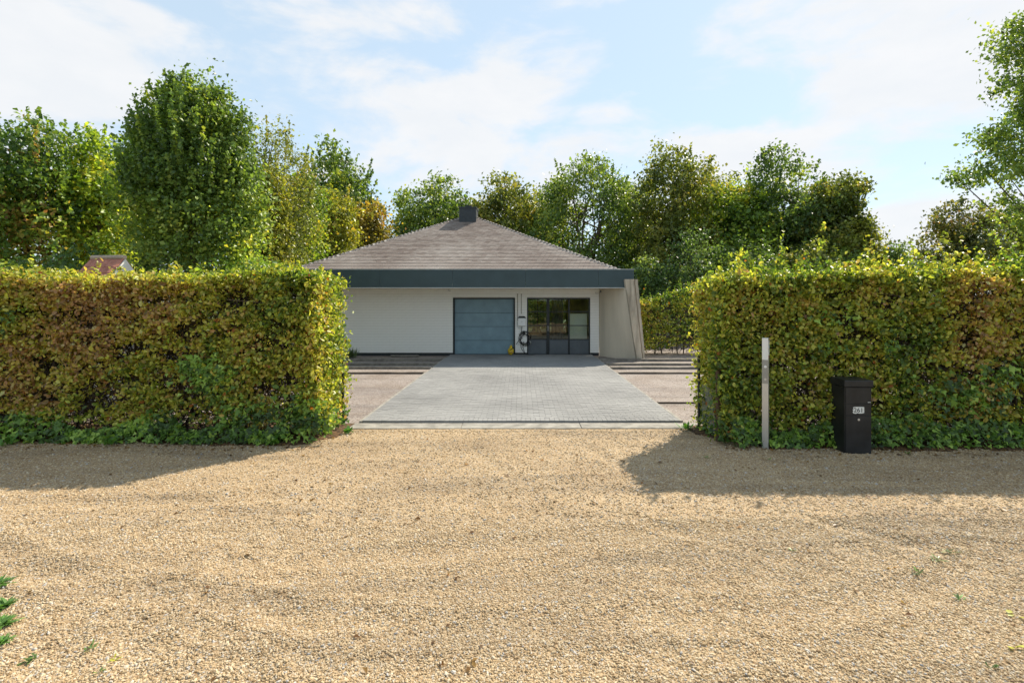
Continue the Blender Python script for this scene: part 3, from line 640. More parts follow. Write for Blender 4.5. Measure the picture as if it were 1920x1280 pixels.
ip = empty('intercom_post', (3.505, 7.34, -.03), 'slim brushed aluminium intercom post before the left end of the right hedge', 'intercom', rz=R(-33))
MB().box(-.042, .042, -.04, .042, 0, 1.61).build('post', m_alu, ip, bevel=.003)
MB().box(-.0385, .0385, -.0445, -.0405, 1.30, 1.605).build('face_plate', m_plastic, ip)
pn = MB().box(-.0385, .0385, -.0445, -.0405, .96, 1.295).build('intercom_panel', m_alud, ip)
MB().tube([(.004, -.045, 1.20), (.004, -.050, 1.20)], .019, 14).build('lens', m_plastic, pn); MB().tube([(.004, -.045, 1.02), (.004, -.050, 1.02)], .016, 14).build('button', m_alu, pn)
MB().box(.0425, .0445, -.03, .03, 1.36, 1.57).build('sticker', m_plate, ip); MB().box(.0425, .0450, -.025, .02, 1.33, 1.355).build('tag', m_terra, ip)

# ------------------------------------------------------------------ hedges
OL = np.array
def pick_col(pal, u): # pal: list of (cum weight, colour)
    c = np.zeros((len(u), 3)); lo = 0
    for wgt, col in pal:
        m = (u >= lo) & (u < wgt); c[m] = col; lo = wgt
    return c
def grad(u, stops):
    xs = [s[0] for s in stops]; return np.stack([np.interp(u, xs, [s[1][k] for s in stops]) for k in range(3)], 1)
HG = [(0, (.08, .14, .025)), (.22, (.21, .27, .04)), (.45, (.38, .39, .06)), (.62, (.50, .42, .075)), (.8, (.44, .29, .10)), (1, (.34, .20, .10))]
def hedge(name, label, x0, x1, y0, y1, top, nleaf, seed, brown, gaps, shoots, size=.059, slope=None, group=None, end=None, low=.10, core=15000, sh=.075):
    """a clipped hedge between x0..x1; end = the x of its free end"""
    r = np.random.default_rng(seed)
    W = x1-x0
    root = empty(name, ((x0+x1)/2, (y0+y1)/2, -.03), label, 'hedge', group)
    off = np.array([(x0+x1)/2, (y0+y1)/2, -.03])
    ns = nleaf//8; kind = r.random(ns)
    x = x0+r.random(ns)*W; y = y0+r.random(ns)*(y1-y0); t = low+r.random(ns)**.9*(1-low)
    dep = np.minimum(r.exponential(.085, ns), .4)
    f = kind < .46; b = (kind >= .46) & (kind < .63); tp = (kind >= .63) & (kind < .83); e = (kind >= .83) & (kind < .93)
    y[f] = y0+dep[f]; y[b] = y1-dep[b]; t[tp] = 1-dep[tp]*.35
    if end is not None: x[e] = (x1-dep[e]) if end > 0 else (x0+dep[e])
    H_ = top(x) if callable(top) else np.full(ns, top)
    P = np.stack([x, y, t*H_], 1)
    wv = (fbm(np.stack([x, P[:, 2], y], 1), .45, seed, 3)-.5)*.28
    P[f, 1] += wv[f]; P[b, 1] += wv[b]; P[tp, 2] += wv[tp]*.4
    if end is not None: P[e, 0] += wv[e]*(.7 if end > 0 else -.7)
    g = fbm(np.stack([x*.8, P[:, 2]*1.5, y], 1), .24, seed+5, 2)
    keep = (g > gaps*(1.04+.24*(1-t))) | tp | e
    outw = np.zeros((ns, 3)); outw[:, 2] = .55
    outw[f, 1] = -1; outw[b, 1] = 1; outw[tp, 2] = 1.2
    if end is not None: outw[e, 0] = np.sign(end)
    P = P[keep]; outw = outw[keep]; hq = H_[keep]; ks = len(P)
    idx = np.repeat(np.arange(ks), 8); tilt_ = r.normal(0, .35, (ks, 2)); o_ = r.normal(0, 1, (len(idx), 3))*np.array([.075, .055, .020])
    o_[:, 2] += o_[:, 0]*tilt_[idx, 0]+o_[:, 1]*tilt_[idx, 1]-.25*np.hypot(o_[:, 0], o_[:, 1])
    P = P[idx]+o_; outw = outw[idx]; hh = P[:, 2]/hq[idx]; spray = r.normal(0, .12, ks)[idx]
    # upright shoots standing out of the top
    S = []; 
    for k in range(shoots):
        sx = x0+r.random()*W; sy = y0+.1+r.random()*(y1-y0-.2); hl = r.gamma(2.0, sh)
        zt = (top(np.array([sx]))[0] if callable(top) else top)-.06
        ln = r.normal(0, .3, 2)
        for q in range(int(5+hl*42)):
            z = r.random()*hl*1.15; S.append((sx+ln[0]*z+r.normal(0, .022), sy+ln[1]*z+r.normal(0, .022), zt+z+.03))
    if S:
        S = np.array(S); P = np.concatenate([P, S]); outw = np.concatenate([outw, np.tile([0, -.2, .6], (len(S), 1))]); hh = np.concatenate([hh, np.full(len(S), 1.03)]); spray = np.concatenate([spray, r.normal(-.08, .1, len(S))])
    k = len(P)
    n = unit(outw*.8+r.normal(0, .65, (k, 3))); d = r.normal(0, .7, (k, 3)); d[:, 2] -= .35
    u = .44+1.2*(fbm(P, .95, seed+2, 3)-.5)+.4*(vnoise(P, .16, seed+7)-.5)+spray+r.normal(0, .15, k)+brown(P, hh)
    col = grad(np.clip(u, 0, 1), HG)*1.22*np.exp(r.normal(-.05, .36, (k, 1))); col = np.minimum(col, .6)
    ora = r.random(k) < .012; col[ora] = np.array((.34, .12, .02))
    sz = size*np.exp(r.normal(0, .22, k))
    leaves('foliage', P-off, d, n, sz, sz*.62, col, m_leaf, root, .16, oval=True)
    # stems and twigs inside
    tw = MB(); nst = int(W/.42)
    for q in range(nst):
        sx = x0+.15+W*(q+.5*r.random())/nst; sy = (y0+y1)/2+r.normal(0, .08); ht = (top(np.array([sx]))[0] if callable(top) else top)
        a = np.array([sx, sy, -.03]); pts = [a]
        for z in (.3, .7, 1.2, ht*.72, ht*.95): pts.append(np.array([sx+r.normal(0, .05), sy+r.normal(0, .05), z]))
        tw.tube([p-off for p in pts], [.028, .024, .02, .014, .009, .004], 5, cap=False)
        for w_ in range(11):
            z = r.uniform(.15, ht*.95); s = np.array([sx, sy, z]); sgn = -1 if r.random() < .7 else 1
            eE = s+np.array([r.normal(0, .35)*(x0+.6 < sx < x1-.6), sgn*(y1-y0)*r.uniform(.3, .52), r.normal(.06, .16)]); m_ = (s+eE)/2+r.normal(0, .04, 3)
            tw.tube([s-off, m_-off, eE-off], [.009, .006, .003], 4, cap=False)
    tw.build('stems', m_bark, root)
    # bare twigs of the inside, added densely to block light and darken the gaps
    nt_w = int(core); ta = np.stack([x0+(.22 if end == -1 else .05)+r.random(nt_w)*(W-.27), y0+.17+r.random(nt_w)*(y1-y0-.34), .05+r.random(nt_w)*((top(np.array([x0, x1])).min() if callable(top) else top)-.20)], 1)
    td = unit(r.normal(0, 1, (nt_w, 3))*np.array([1, .7, .8])+np.array([0, 0, .4])); tl = r.uniform(.15, .5, nt_w)[:, None]; tb_ = ta+td*tl
    tb_[:, 1] = np.clip(tb_[:, 1], y0+.08, y1-.08); tb_[:, 0] = np.clip(tb_[:, 0], x0+.1, x1-.1); tb_[:, 2] = np.minimum(tb_[:, 2], (top(tb_[:, 0]) if callable(top) else top)-.08)
    s1 = unit(np.cross(td, r.normal(0, 1, (nt_w, 3)))); s2 = unit(np.cross(td, s1)); w_ = r.uniform(.004, .010, nt_w)[:, None]
    ring = [s1, -.5*s1+.866*s2, -.5*s1-.866*s2]
    V = np.stack([ta+q*w_ for q in ring]+[tb_+q*w_*.5 for q in ring], 1).reshape(-1, 3)-off
    T = (np.array([(0,1,4),(0,4,3),(1,2,5),(1,5,4),(2,0,3),(2,3,5)])[None]+np.arange(nt_w)[:, None, None]*6).reshape(-1, 3)
    link('twigs', fast_mesh('twigs', V, T), m_twig, root)['kind'] = 'stuff'
    return root
lefttop = lambda x: 2.50+.04*np.sin(x*1.3)+.03*np.sin(x*3.1+1)
righttop = lambda x: 2.50+.03*np.sin(x*1.7)+.02*np.sin(x*4.1)+.045*np.clip(x-4.5, 0, 4)
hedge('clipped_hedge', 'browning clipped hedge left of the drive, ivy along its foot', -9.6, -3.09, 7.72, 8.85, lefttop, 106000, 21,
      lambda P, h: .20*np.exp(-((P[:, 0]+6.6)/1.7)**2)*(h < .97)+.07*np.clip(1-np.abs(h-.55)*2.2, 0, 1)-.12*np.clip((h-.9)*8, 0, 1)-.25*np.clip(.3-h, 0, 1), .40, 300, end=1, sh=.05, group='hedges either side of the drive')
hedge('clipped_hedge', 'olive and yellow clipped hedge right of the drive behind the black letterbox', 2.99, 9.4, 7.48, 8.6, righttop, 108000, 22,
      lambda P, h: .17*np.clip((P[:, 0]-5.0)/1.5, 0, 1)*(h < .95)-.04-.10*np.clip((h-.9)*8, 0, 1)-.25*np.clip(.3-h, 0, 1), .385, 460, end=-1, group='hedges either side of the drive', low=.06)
hedge('boundary_hedge', 'lower far hedge closing the courtyard right of the concrete buttress', 4.7, 15.0, 20.2, 21.3, lambda x: 2.05+.62*np.clip((x-4.7)/2.4, 0, 1)+.05*np.sin(x*3), 30000, 23,
      lambda P, h: -.16-.12*np.clip((h-.85)*6, 0, 1), .30, 160, size=.085, end=-1, core=8000)
# soil and leaf litter at the hedges' feet
for nm, x0, x1, yf, yb, sd_ in (('soil_strip_left', -11, -2.85, 7.50, 8.75, 1), ('soil_strip_right', 2.75, 11, 7.22, 8.6, 2)):
    xs = np.arange(x0, x1+.05, .08); p = np.stack([xs, xs*0, xs*0], 1)
    ya = yf+(fbm(p, .5, sd_, 3)-.5)*.30; 
    if nm.endswith('left'): ya = ya+np.clip((xs+3.7)/1.0, 0, 1)**2*.55
    else: ya = ya+np.clip((3.9-xs)/1.1, 0, 1)**2*.75
    n = len(xs); V = []; mid = .028
    for x, a in zip(xs, ya): V += [(x, a, -.03), (x, a+.12, .012), (x, (a+yb)/2, mid+.012), (x, yb, .02), (x, yb+.05, -.05)]
    fs = [(i*5+j, (i+1)*5+j, (i+1)*5+j+1, i*5+j+1) for i in range(n-1) for j in range(4)]
    tag(MB().add(V, fs).build(nm, m_soil, smooth=True), kind='structure')
# ivy
IV = [(0, (.045, .085, .025)), (.35, (.11, .21, .035)), (.7, (.27, .43, .06)), (1, (.42, .56, .12))]
def ivy(name, label, x0, x1, yfront, n, seed, patches, endx=None, yend=None):
    r = np.random.default_rng(seed)
    x = x0+r.random(n)*(x1-x0); hm = -.06+.66*fbm(np.stack([x, x*0, x*0], 1), .55, seed, 3); z = r.random(n)**.8*np.maximum(hm, .05)
    y = yfront-.10+.22*(z/.5)+np.abs(r.normal(0, .06, n))-.05
    if endx is not None:
        m = int(n*.07); x = np.concatenate([x, endx+r.normal(0, .06, m)]); y = np.concatenate([y, r.uniform(yfront, yend, m)]); z = np.concatenate([z, r.random(m)**.8*.33])
    for (cx, cz, sx, sz, m) in patches:
        x = np.concatenate([x, r.normal(cx, sx, m)]); zz = np.clip(r.normal(cz, sz, m), .04, 2.3); z = np.concatenate([z, zz]); y = np.concatenate([y, yfront-.03+np.abs(r.normal(0, .05, m))])
    # keep the ground line clear at the free end
    P = np.stack([x, y, z], 1); k = len(P); P[:, 2] += .01
    nn = unit(np.array([0, -.75, .65])+r.normal(0, .38, (k, 3))); d = np.array([0, -.25, -.6])+r.normal(0, .5, (k, 3))
    u = .35+.9*(vnoise(P, .3, seed+3)-.5)+r.normal(0, .25, k)
    sz = .064*np.exp(r.normal(0, .28, k))
    o = leaves(name, P, d, nn, sz, sz*.95, grad(np.clip(u, 0, 1), IV), m_ivy, None, .12, lobed=True)
    tag(o, label, 'ivy', kind='stuff')
ivy('ivy', 'bright green ivy creeping along the foot of the left hedge', -9.4, -3.05, 7.66, 3000, 31,
    [(gx(395, 7.7), gz_(715, 7.7), .20, .17, 330), (gx(470, 7.7), gz_(775, 7.7), .35, .12, 260), (gx(360, 7.7), gz_(690, 7.7), .12, .08, 110), (gx(575, 7.7), gz_(780, 7.7), .2, .12, 200), (gx(10, 7.7), gz_(600, 7.7), .15, .12, 60)], -3.05, 8.8)
ivy('ivy', 'dark green ivy creeping along the foot of the right hedge', 3.05, 9.2, 7.42, 3000, 32,
    [(gx(1820, 7.45), gz_(745, 7.45), .32, .14, 420), (gx(1880, 7.45), gz_(705, 7.45), .2, .1, 120), (gx(1560, 7.45), gz_(655, 7.45), .12, .06, 24), (gx(1670, 7.45), gz_(655, 7.45), .07, .1, 22), (gx(1570, 7.45), gz_(595, 7.45), .25, .05, 30)], 3.0, 8.5)
# fence posts and wire inside the hedge ends
for x, yq, h, lab, mt, rr_ in ((-3.03, 8.70, 1.15, 'dark slim fence post in the free end of the left hedge', m_frame, .022), (2.90, 8.35, 1.2, 'dark slim fence post at the back of the right hedge\'s free end', m_frame, .022),
                          (2.97, 7.72, 1.55, 'brown timber fence post showing in the right hedge\'s bare lower corner', m_wood, .038)):
    tag(MB().tube([(x, yq, -.05), (x+.004, yq, h*.5), (x, yq+.004, h)], [rr_*1.04, rr_, rr_*.97], 10).tube([(x, yq+.004, h), (x, yq+.004, h+.02)], [rr_*.97, rr_*.6], 10).build('fence_post', mt), lab, 'post', 'fence posts in the hedge ends')
wf = MB()
for k in range(24):
    for sgn in (1, -1):
        a = 7.76+k*.05-.30; y0_, z0_ = a, .10; pts = []
        for q in range(12):
            yy = a+sgn*q*.05+(0 if sgn > 0 else .3); zz = .10+q*.06
            if 7.76 <= yy <= 8.33: pts.append((2.935, yy, zz))
        if len(pts) > 1: wf.tube(pts, .0022, 4, cap=False)
tag(wf.build('wire_mesh', m_wire), 'galvanised wire mesh between the posts at the right hedge\'s end', 'fence')

# ------------------------------------------------------------------ trees
PAL = {
 'maple_brown': [(0, (.022, .045, .012)), (.35, (.055, .095, .020)), (.6, (.12, .165, .026)), (.8, (.17, .125, .034)), (1, (.16, .075, .035))],
 'maple_yellow': [(0, (.03, .06, .012)), (.35, (.085, .14, .02)), (.7, (.19, .23, .03)), (1, (.27, .22, .035))],
 'dark': [(0, (.022, .044, .018)), (.4, (.048, .082, .028)), (.75, (.085, .125, .038)), (1, (.14, .17, .042))],
 'olive': [(0, (.035, .05, .014)), (.4, (.08, .10, .024)), (.75, (.14, .15, .032)), (1, (.19, .15, .036))],
 'yellow': [(0, (.05, .065, .013)), (.4, (.12, .135, .02)), (.75, (.21, .20, .03)), (1, (.26, .17, .03))],
 'orange': [(0, (.06, .06, .015)), (.4, (.14, .12, .022)), (.75, (.22, .155, .026)), (1, (.23, .10, .03))],
 'green': [(0, (.026, .048, .015)), (.4, (.060, .098, .024)), (.75, (.115, .155, .033)), (1, (.175, .19, .036))],
 'brown': [(0, (.035, .045, .016)), (.4, (.075, .085, .025)), (.75, (.13, .115, .034)), (1, (.15, .085, .038))],
}
def tree(name, label, px, d, top, hw, bot, pal, nclump, nleaf, size, seed, hollow=0.0, gap=.30, shoots=0, limbs=30, clr=.40, stems=1, group=None, depth=1.0, shape=2.0, tilt=0.0, taper=0.0, lobes=None, cat='tree', rough=.5):
    r = np.random.default_rng(seed)
    X = gx(px, d); Ht = gz_(top, d); zb = max(gz_(bot, d), .25); rx = hw*d/F; rz = (Ht-zb)/2; cz = (Ht+zb)/2
    root = empty(name, (X, d, -.05), label, cat, group)
    # clump centres: an ellipsoid whose radius is roughened by noise
    m = int(nclump*2.2); v = unit(r.normal(0, 1, (m, 3)))
    rad = hollow+(1-hollow)*r.random(m)**.42
    bumpy = 1+rough*(fbm(v*1.0+seed*3.1, .75, seed, 3)-.5)*2*.55
    sq = (np.abs(v)**shape).sum(1)**(-1/shape)*1.0
    C = v*(rad*bumpy*sq)[:, None]
    C = C*np.array([rx, rx*depth, rz])+np.array([0, 0, cz])
    C[:, :2] *= (1-taper*np.clip((C[:, 2]-zb)/(Ht-zb)-.35, 0, 1))[:, None]
    C[:, 0] += tilt*(C[:, 2]-zb)
    if lobes:
        E = []
        for (lx, lz, a, b) in lobes:       # side boughs given in photograph pixels
            q = int(m*.5*a*b/(hw*(bot-top)*.25)); vv = unit(r.normal(0, 1, (q, 3)))*(r.random((q, 1))**.45)
            E.append(vv*np.array([a*d/F, a*d/F, b*d/F])+np.array([gx(lx, d)-X, 0, gz_(lz, d)]))
        C = np.concatenate([C]+E)
    g = fbm(C+np.array([X, d, 0]), 1.15*max(rx, 1)/2.2, seed+3, 2)
    ok = g > gap; C = C[ok & (C[:, 2] > .12)]
    base = C[r.permutation(len(C))[:nclump]] if not lobes else C
    C = base; K = len(C)
    cu = .42+1.2*(fbm(C, 1.4, seed+8, 2)-.5)+r.normal(0, .14, K)
    cr_ = clr*np.exp(r.normal(0, .25, K))
    idx = np.repeat(np.arange(K), nleaf); k = len(idx)
    o = r.normal(0, .5, (k, 3)); o[:, 2] *= .72
    P = C[idx]+o*cr_[idx][:, None]
    u = cu[idx]+r.normal(0, .15, k)
    if shoots:
        S = []; su = []
        for q in range(shoots):
            vv = unit(r.normal(0, 1, (1, 3)))[0]; vv[2] = abs(vv[2])*1.1-.15
            vv = vv/np.linalg.norm(vv); s = vv*np.array([rx*(1-taper*max(0, vv[2]*.5+.15)), rx*depth, rz])*.86+np.array([0, 0, cz]); hl = r.uniform(.35, .95)*clr*2.6
            dr = np.array([vv[0]*.35, vv[1]*.35, 1]); u0 = r.normal(.42, .18)
            for z in np.arange(0, hl, size*.22):
                S.append(s+dr*z+r.normal(0, size*.36*(1.15-.75*z/hl), 3)); su.append(u0)
        P = np.concatenate([P, np.array(S)]); u = np.concatenate([u, np.array(su)+r.normal(0, .1, len(su))]); k = len(P)
    keep = P[:, 2] > .06; P = P[keep]; u = u[keep]; k = len(P)
    outv = unit((P-np.array([0, 0, cz]))/np.array([rx, rx, rz]))
    n = unit(r.normal(0, .75, (k, 3))+np.array([0, 0, .65])+outv*.5); dd = r.normal(0, .8, (k, 3)); dd[:, 2] -= .3
    sz = size*(1.15 if d > 30 else 1)*np.exp(r.normal(0, .22, k))
    col = np.minimum(grad(np.clip(u, 0, 1), PAL[pal])*(2.3 if d < 20 else 1.95), .55)*np.exp(r.normal(0, .2, (k, 1)))
    leaves('crown', P, dd, n, sz, sz*.72, col, m_tree, root, .15)
    tr = MB(); bl = MB(); tr0 = max(.055, Ht*.017)
    tops = []
    for s in range(stems):
        a = np.array([r.normal(0, .25)*(stems > 1), r.normal(0, .25)*(stems > 1), -.05]); e = np.array([(s-(stems-1)/2)*rx*.75/max(stems, 1)+tilt*rz, r.normal(0, .2)*rx*(stems > 1), Ht-rz*.25])
        pts = [a+(e-a)*q+np.array([r.normal(0, .06), r.normal(0, .06), 0])*(0 < q < 1)*2 for q in (0, .2, .4, .6, .8, 1)]
        tr.tube(pts, [tr0*q/(stems**.4) for q in (1.15, .9, .72, .5, .3, .06)], 8); tops.append(pts)
    sel = r.permutation(K)[:limbs]
    for q in sel:
        pts = tops[r.integers(len(tops))]; c = C[q]
        zt = np.clip(c[2]-np.hypot(c[0], c[1])*r.uniform(.5, 1.1), zb*.7+.2, pts[-1][2]*.96); zz = [p[2] for p in pts]
        s = np.array([np.interp(zt, zz, [p[0] for p in pts]), np.interp(zt, zz, [p[1] for p in pts]), zt])
        mm = (s+c)/2+np.array([0, 0, -.06*np.linalg.norm(c-s)])+r.normal(0, .08, 3); rr = tr0*.34*(1-zt/Ht*.6)
        bl.tube([s, mm, c], [rr, rr*.6, .008], 5, cap=False)
        for _ in range(2):
            e = mm+(c-mm)*r.uniform(.2, .8)+r.normal(0, .35, 3)*clr*1.6; bl.tube([mm, (mm+e)/2+r.normal(0, .05, 3), e], [rr*.4, rr*.25, .005], 4, cap=False)
    tr.build('trunk', m_bark, root, smooth=True); bl.build('limbs', m_bark, root)
    return root
GL = 'trees behind the left hedge'; GR = 'trees behind the house'
# left of the house
tree('maple_tree', 'tallest green maple behind the left hedge, upright leafy shoots on top', 358, 13.0, 165, 112, 540, 'green', 150, 40, .092, 101, taper=.62, lobes=[(350, 172, 20, 46), (396, 186, 17, 42), (316, 200, 17, 42), (442, 240, 18, 46), (266, 275, 18, 40), (296, 250, 38, 95), (340, 212, 36, 88), (388, 222, 38, 88), (430, 285, 40, 100), (266, 370, 42, 100), (462, 400, 42, 110), (350, 380, 70, 120), (410, 430, 60, 90), (300, 450, 60, 80)], shoots=420, limbs=40, clr=.36, group=GL, shape=2.3, gap=.33, rough=.6)
tree('maple_tree', 'brown-tinged maple at the far left edge behind the left hedge', 62, 13.6, 228, 112, 545, 'maple_brown', 420, 36, .11, 102, shoots=45, limbs=40, clr=.36, group=GL, gap=.36)
tree('maple_tree', 'yellow-green maple between the brown-tinged one and the tallest one', 185, 14.4, 250, 62, 540, 'maple_yellow', 300, 34, .11, 103, shoots=45, limbs=24, clr=.34, group=GL, gap=.30)
tree('maple_tree', 'dark green tree deep behind the yellow-green maple on the left', 245, 17.5, 268, 100, 545, 'dark', 340, 36, .13, 104, shoots=30, limbs=24, clr=.45, group=GL)
tree('maple_tree', 'dull brown tree cut off by the photo\'s left edge', -70, 16, 300, 120, 545, 'brown', 260, 34, .13, 105, limbs=24, clr=.45, group=GL, gap=.36)
tree('birch_tree', 'feathery olive birch rising behind the tallest maple\'s right side', 505, 22.0, 238, 82, 545, 'olive', 520, 34, .105, 106, shoots=70, limbs=44, clr=.50, group=GL, gap=.34, rough=.7)
tree('poplar_tree', 'broad mid-green tree standing behind the yellowing row on the left', 632, 40.0, 286, 76, 540, 'green', 400, 38, .24, 107, shoots=30, limbs=30, clr=.85, group=GL, gap=.28, rough=.6)
tree('hornbeam_tree', 'yellow-green column tree directly right of the tallest maple', 498, 20.5, 315, 46, 545, 'yellow', 280, 38, .125, 108, shoots=30, limbs=20, clr=.42, group=GL, shape=2.6)
tree('hornbeam_tree', 'green rounded tree second in the row left of the roof', 560, 25, 328, 48, 545, 'maple_yellow', 290, 38, .145, 109, shoots=26, limbs=20, clr=.5, group=GL, shape=2.4)
tree('hornbeam_tree', 'yellow-olive tree third in the row left of the roof', 618, 29.5, 355, 48, 545, 'yellow', 290, 38, .165, 110, shoots=20, limbs=20, clr=.58, group=GL, shape=2.4)
tree('hornbeam_tree', 'orange-tinted last tree of the row beside the roof\'s left slope', 676, 34, 375, 52, 545, 'orange', 310, 38, .185, 111, shoots=16, limbs=20, clr=.64, group=GL, shape=2.4)
# behind the house
tree('oak_tree', 'brown-green spreading tree behind the chimney on the left', 822, 42.0, 340, 96, 540, 'green', 560, 38, .22, 120, limbs=44, clr=.75, group=GR, gap=.28, rough=.7, lobes=None)
tree('oak_tree', 'olive tree filling the gap behind the yellow-brown tree and the airy one', 1010, 47, 352, 62, 560, 'olive', 300, 36, .24, 140, limbs=24, clr=.85, group=GR, gap=.28)
tree('oak_tree', 'green tree filling the gap right of the airy tree', 1195, 46, 335, 66, 580, 'green', 330, 36, .24, 141, limbs=24, clr=.85, group=GR, gap=.28)
tree('oak_tree', 'olive tree far behind, between the tall brownish and the pointed tree', 1335, 46, 322, 74, 580, 'olive', 330, 36, .24, 142, limbs=24, clr=.85, group=GR, gap=.28)
tree('oak_tree', 'yellow-brown tree just right of the chimney', 945, 41.0, 334, 80, 540, 'olive', 440, 38, .21, 121, limbs=36, clr=.72, group=GR, gap=.30, rough=.7)
tree('poplar_tree', 'airy green tree behind the roof with bare stems and sky showing through', 1100, 38.0, 290, 104, 590, 'green', 640, 34, .19, 122, hollow=.45, limbs=70, clr=.72, group=GR, gap=.36, stems=4, rough=.6, shoots=20)
tree('oak_tree', 'tall dark brownish tree right of the airy one behind the roof', 1265, 34.0, 280, 82, 590, 'olive', 560, 38, .175, 123, limbs=40, clr=.62, group=GR, gap=.30, shape=2.6, rough=.7, shoots=20)
tree('oak_tree', 'lower olive tree between the two tall ones right of the roof', 1372, 33.0, 322, 78, 590, 'maple_yellow', 480, 36, .17, 124, limbs=44, clr=.60, group=GR, gap=.33, stems=2)
tree('oak_tree', 'tall pointed olive tree above the right hedge', 1472, 32.5, 278, 92, 590, 'green', 560, 36, .17, 125, limbs=60, clr=.58, group=GR, gap=.36, stems=3, rough=.8, shoots=25)
tree('oak_tree', 'greener tree with a side bough pointing right above the right hedge', 1562, 31.0, 345, 68, 590, 'olive', 320, 34, .17, 126, limbs=34, clr=.56, group=GR, gap=.33, rough=.8, lobes=[(1595, 352, 26, 14), (1560, 380, 40, 30)])
tree('bushy_tree', 'small yellow-green bushy tree at the right end of the group', 1618, 30.0, 402, 30, 560, 'yellow', 170, 34, .15, 127, limbs=16, clr=.46, group=GR)
tree('bushy_tree', 'low dark bush in the sky gap above the right hedge', 1672, 30.0, 452, 34, 560, 'dark', 150, 34, .15, 128, limbs=14, clr=.42, group=GR)
tree('oak_tree', 'brown-green airy tree above the right part of the right hedge', 1800, 33.0, 376, 66, 560, 'brown', 280, 34, .175, 129, limbs=50, clr=.56, group=GR, gap=.40, stems=3, rough=.8)
tree('oak_tree', 'brown-green tree behind the big overhanging one at the right edge', 1905, 34.0, 385, 60, 560, 'olive', 230, 34, .18, 130, limbs=40, clr=.58, group=GR, gap=.36, stems=2)
tree('overhanging_tree', 'near leafy tree at the right edge, boughs reaching into the sky', 2040, 17.0, -70, 120, 470, 'green', 330, 38, .115, 131, limbs=50, clr=.42, group='tree at the right edge', gap=.42, rough=.8,
     lobes=[(1880, 105, 46, 42), (1905, 60, 30, 36), (1895, 160, 26, 20), (1880, 250, 40, 30), (1850, 325, 66, 24), (1895, 300, 40, 40), (1890, 385, 44, 26), (1930, 420, 40, 30), (1925, 200, 30, 50)])
# undergrowth
for k, (px, d, top, hw, pal, lab) in enumerate(((1215, 27, 470, 44, 'dark', 'dark shrub directly right of the fascia\'s end'), (1300, 27.5, 430, 66, 'dark', 'broad dark shrub behind the right hedge\'s left end'), (1400, 27, 440, 66, 'green', 'green shrub under the olive trees above the right hedge'),
        (1500, 27, 445, 64, 'olive', 'olive shrub under the tall pointed tree'), (1595, 28, 462, 44, 'green', 'small green shrub under the bushy yellow-green tree'), (1000, 36, 440, 60, 'dark', 'dark shrub behind the roof below the airy tree'),
        (130, 11.8, 462, 80, 'dark', 'dark shrub behind the little tiled garden house'), (20, 11.6, 470, 60, 'green', 'green shrub at the left edge behind the hedge'), (470, 12.5, 455, 60, 'maple_yellow', 'yellow-green shrub under the tallest maple'),
        (1015, 33.5, 520, 44, 'green', 'garden shrub seen through the left glass panes and the rear window'), (1085, 33, 510, 46, 'olive', 'garden shrub seen through the right glass panes and the rear window'))):
    tree('shrub', lab, px, d, top, hw, 700 if d < 40 else 600, pal, 190, 34, .15 if d > 20 else .09, 150+k, limbs=14, clr=.46 if d > 20 else .28, group='shrubs under the trees', cat='shrub', gap=.22, rough=.4)
# across the lane, behind the camera: what the panes mirror
hedge('lane_hedge', 'green hedge across the lane, mirrored in the glass doors', -9, 9, -12.6, -11.7, 2.1, 20000, 61, lambda P, h: -.1+0*h, .3, 30, size=.12, core=4000)
for k, (x, lab) in enumerate(((-6.0, 'round green tree across the lane, left of the mirrored ones'), (.2, 'olive tree across the lane, middle of the mirrored ones'), (5.8, 'dark tree across the lane, right of the mirrored ones'))):
    t_ = tree('lane_tree', lab, VX, 13, 330, 190, 545, ('green', 'olive', 'dark')[k], 170, 34, .26, 170+k, limbs=20, clr=.75, group='trees across the lane')
    t_.location = (x, -17.0-k, -.05)

# ------------------------------------------------------------------ the little tiled garden house behind the left hedge
gd0 = 11.0
gh = empty('garden_house', (gx(205, gd0), gd0, -.05), 'tiny white garden house with red tiled roof peeping over the left hedge', 'garden house', rz=R(-8))
hw_, hd_, ez, rz_ = .40, .34, 2.66, 3.05
MB().add([(-hw_, -hd_, 0), (hw_, -hd_, 0), (hw_, hd_, 0), (-hw_, hd_, 0), (-hw_, -hd_, ez), (hw_, -hd_, ez), (hw_, hd_, ez), (-hw_, hd_, ez), (-hw_, 0, rz_), (hw_, 0, rz_)],
         [(0,3,2,1),(0,1,5,4),(2,3,7,6),(1,2,6,9,5),(3,0,4,8,7),(4,5,9,8),(6,7,8,9)]).build('wall', paint('white_render', (.72, .70, .66), .85, .12, 6, .4, 30), gh)
rf = MB().add([(-hw_-.03, -hd_-.08, ez-.075), (hw_-.02, -hd_-.08, ez-.075), (hw_-.02, 0, rz_+.02), (-hw_-.03, 0, rz_+.02), (-hw_-.03, -hd_-.08, ez-.05), (hw_-.02, -hd_-.08, ez-.05), (hw_-.02, 0, rz_+.045), (-hw_-.03, 0, rz_+.045)], [(0,3,2,1),(4,5,6,7),(0,1,5,4),(1,2,6,5),(2,3,7,6),(3,0,4,7)])
rf.add([(-hw_-.03, .001, rz_+.02), (hw_-.02, .001, rz_+.02), (hw_-.02, hd_+.08, ez-.075), (-hw_-.03, hd_+.08, ez-.075), (-hw_-.03, .001, rz_+.045), (hw_-.02, .001, rz_+.045), (hw_-.02, hd_+.08, ez-.05), (-hw_-.03, hd_+.08, ez-.05)], [(0,3,2,1),(4,5,6,7),(0,1,5,4),(1,2,6,5),(2,3,7,6),(3,0,4,7)])
rfo = rf.build('roof', m_terra, gh)
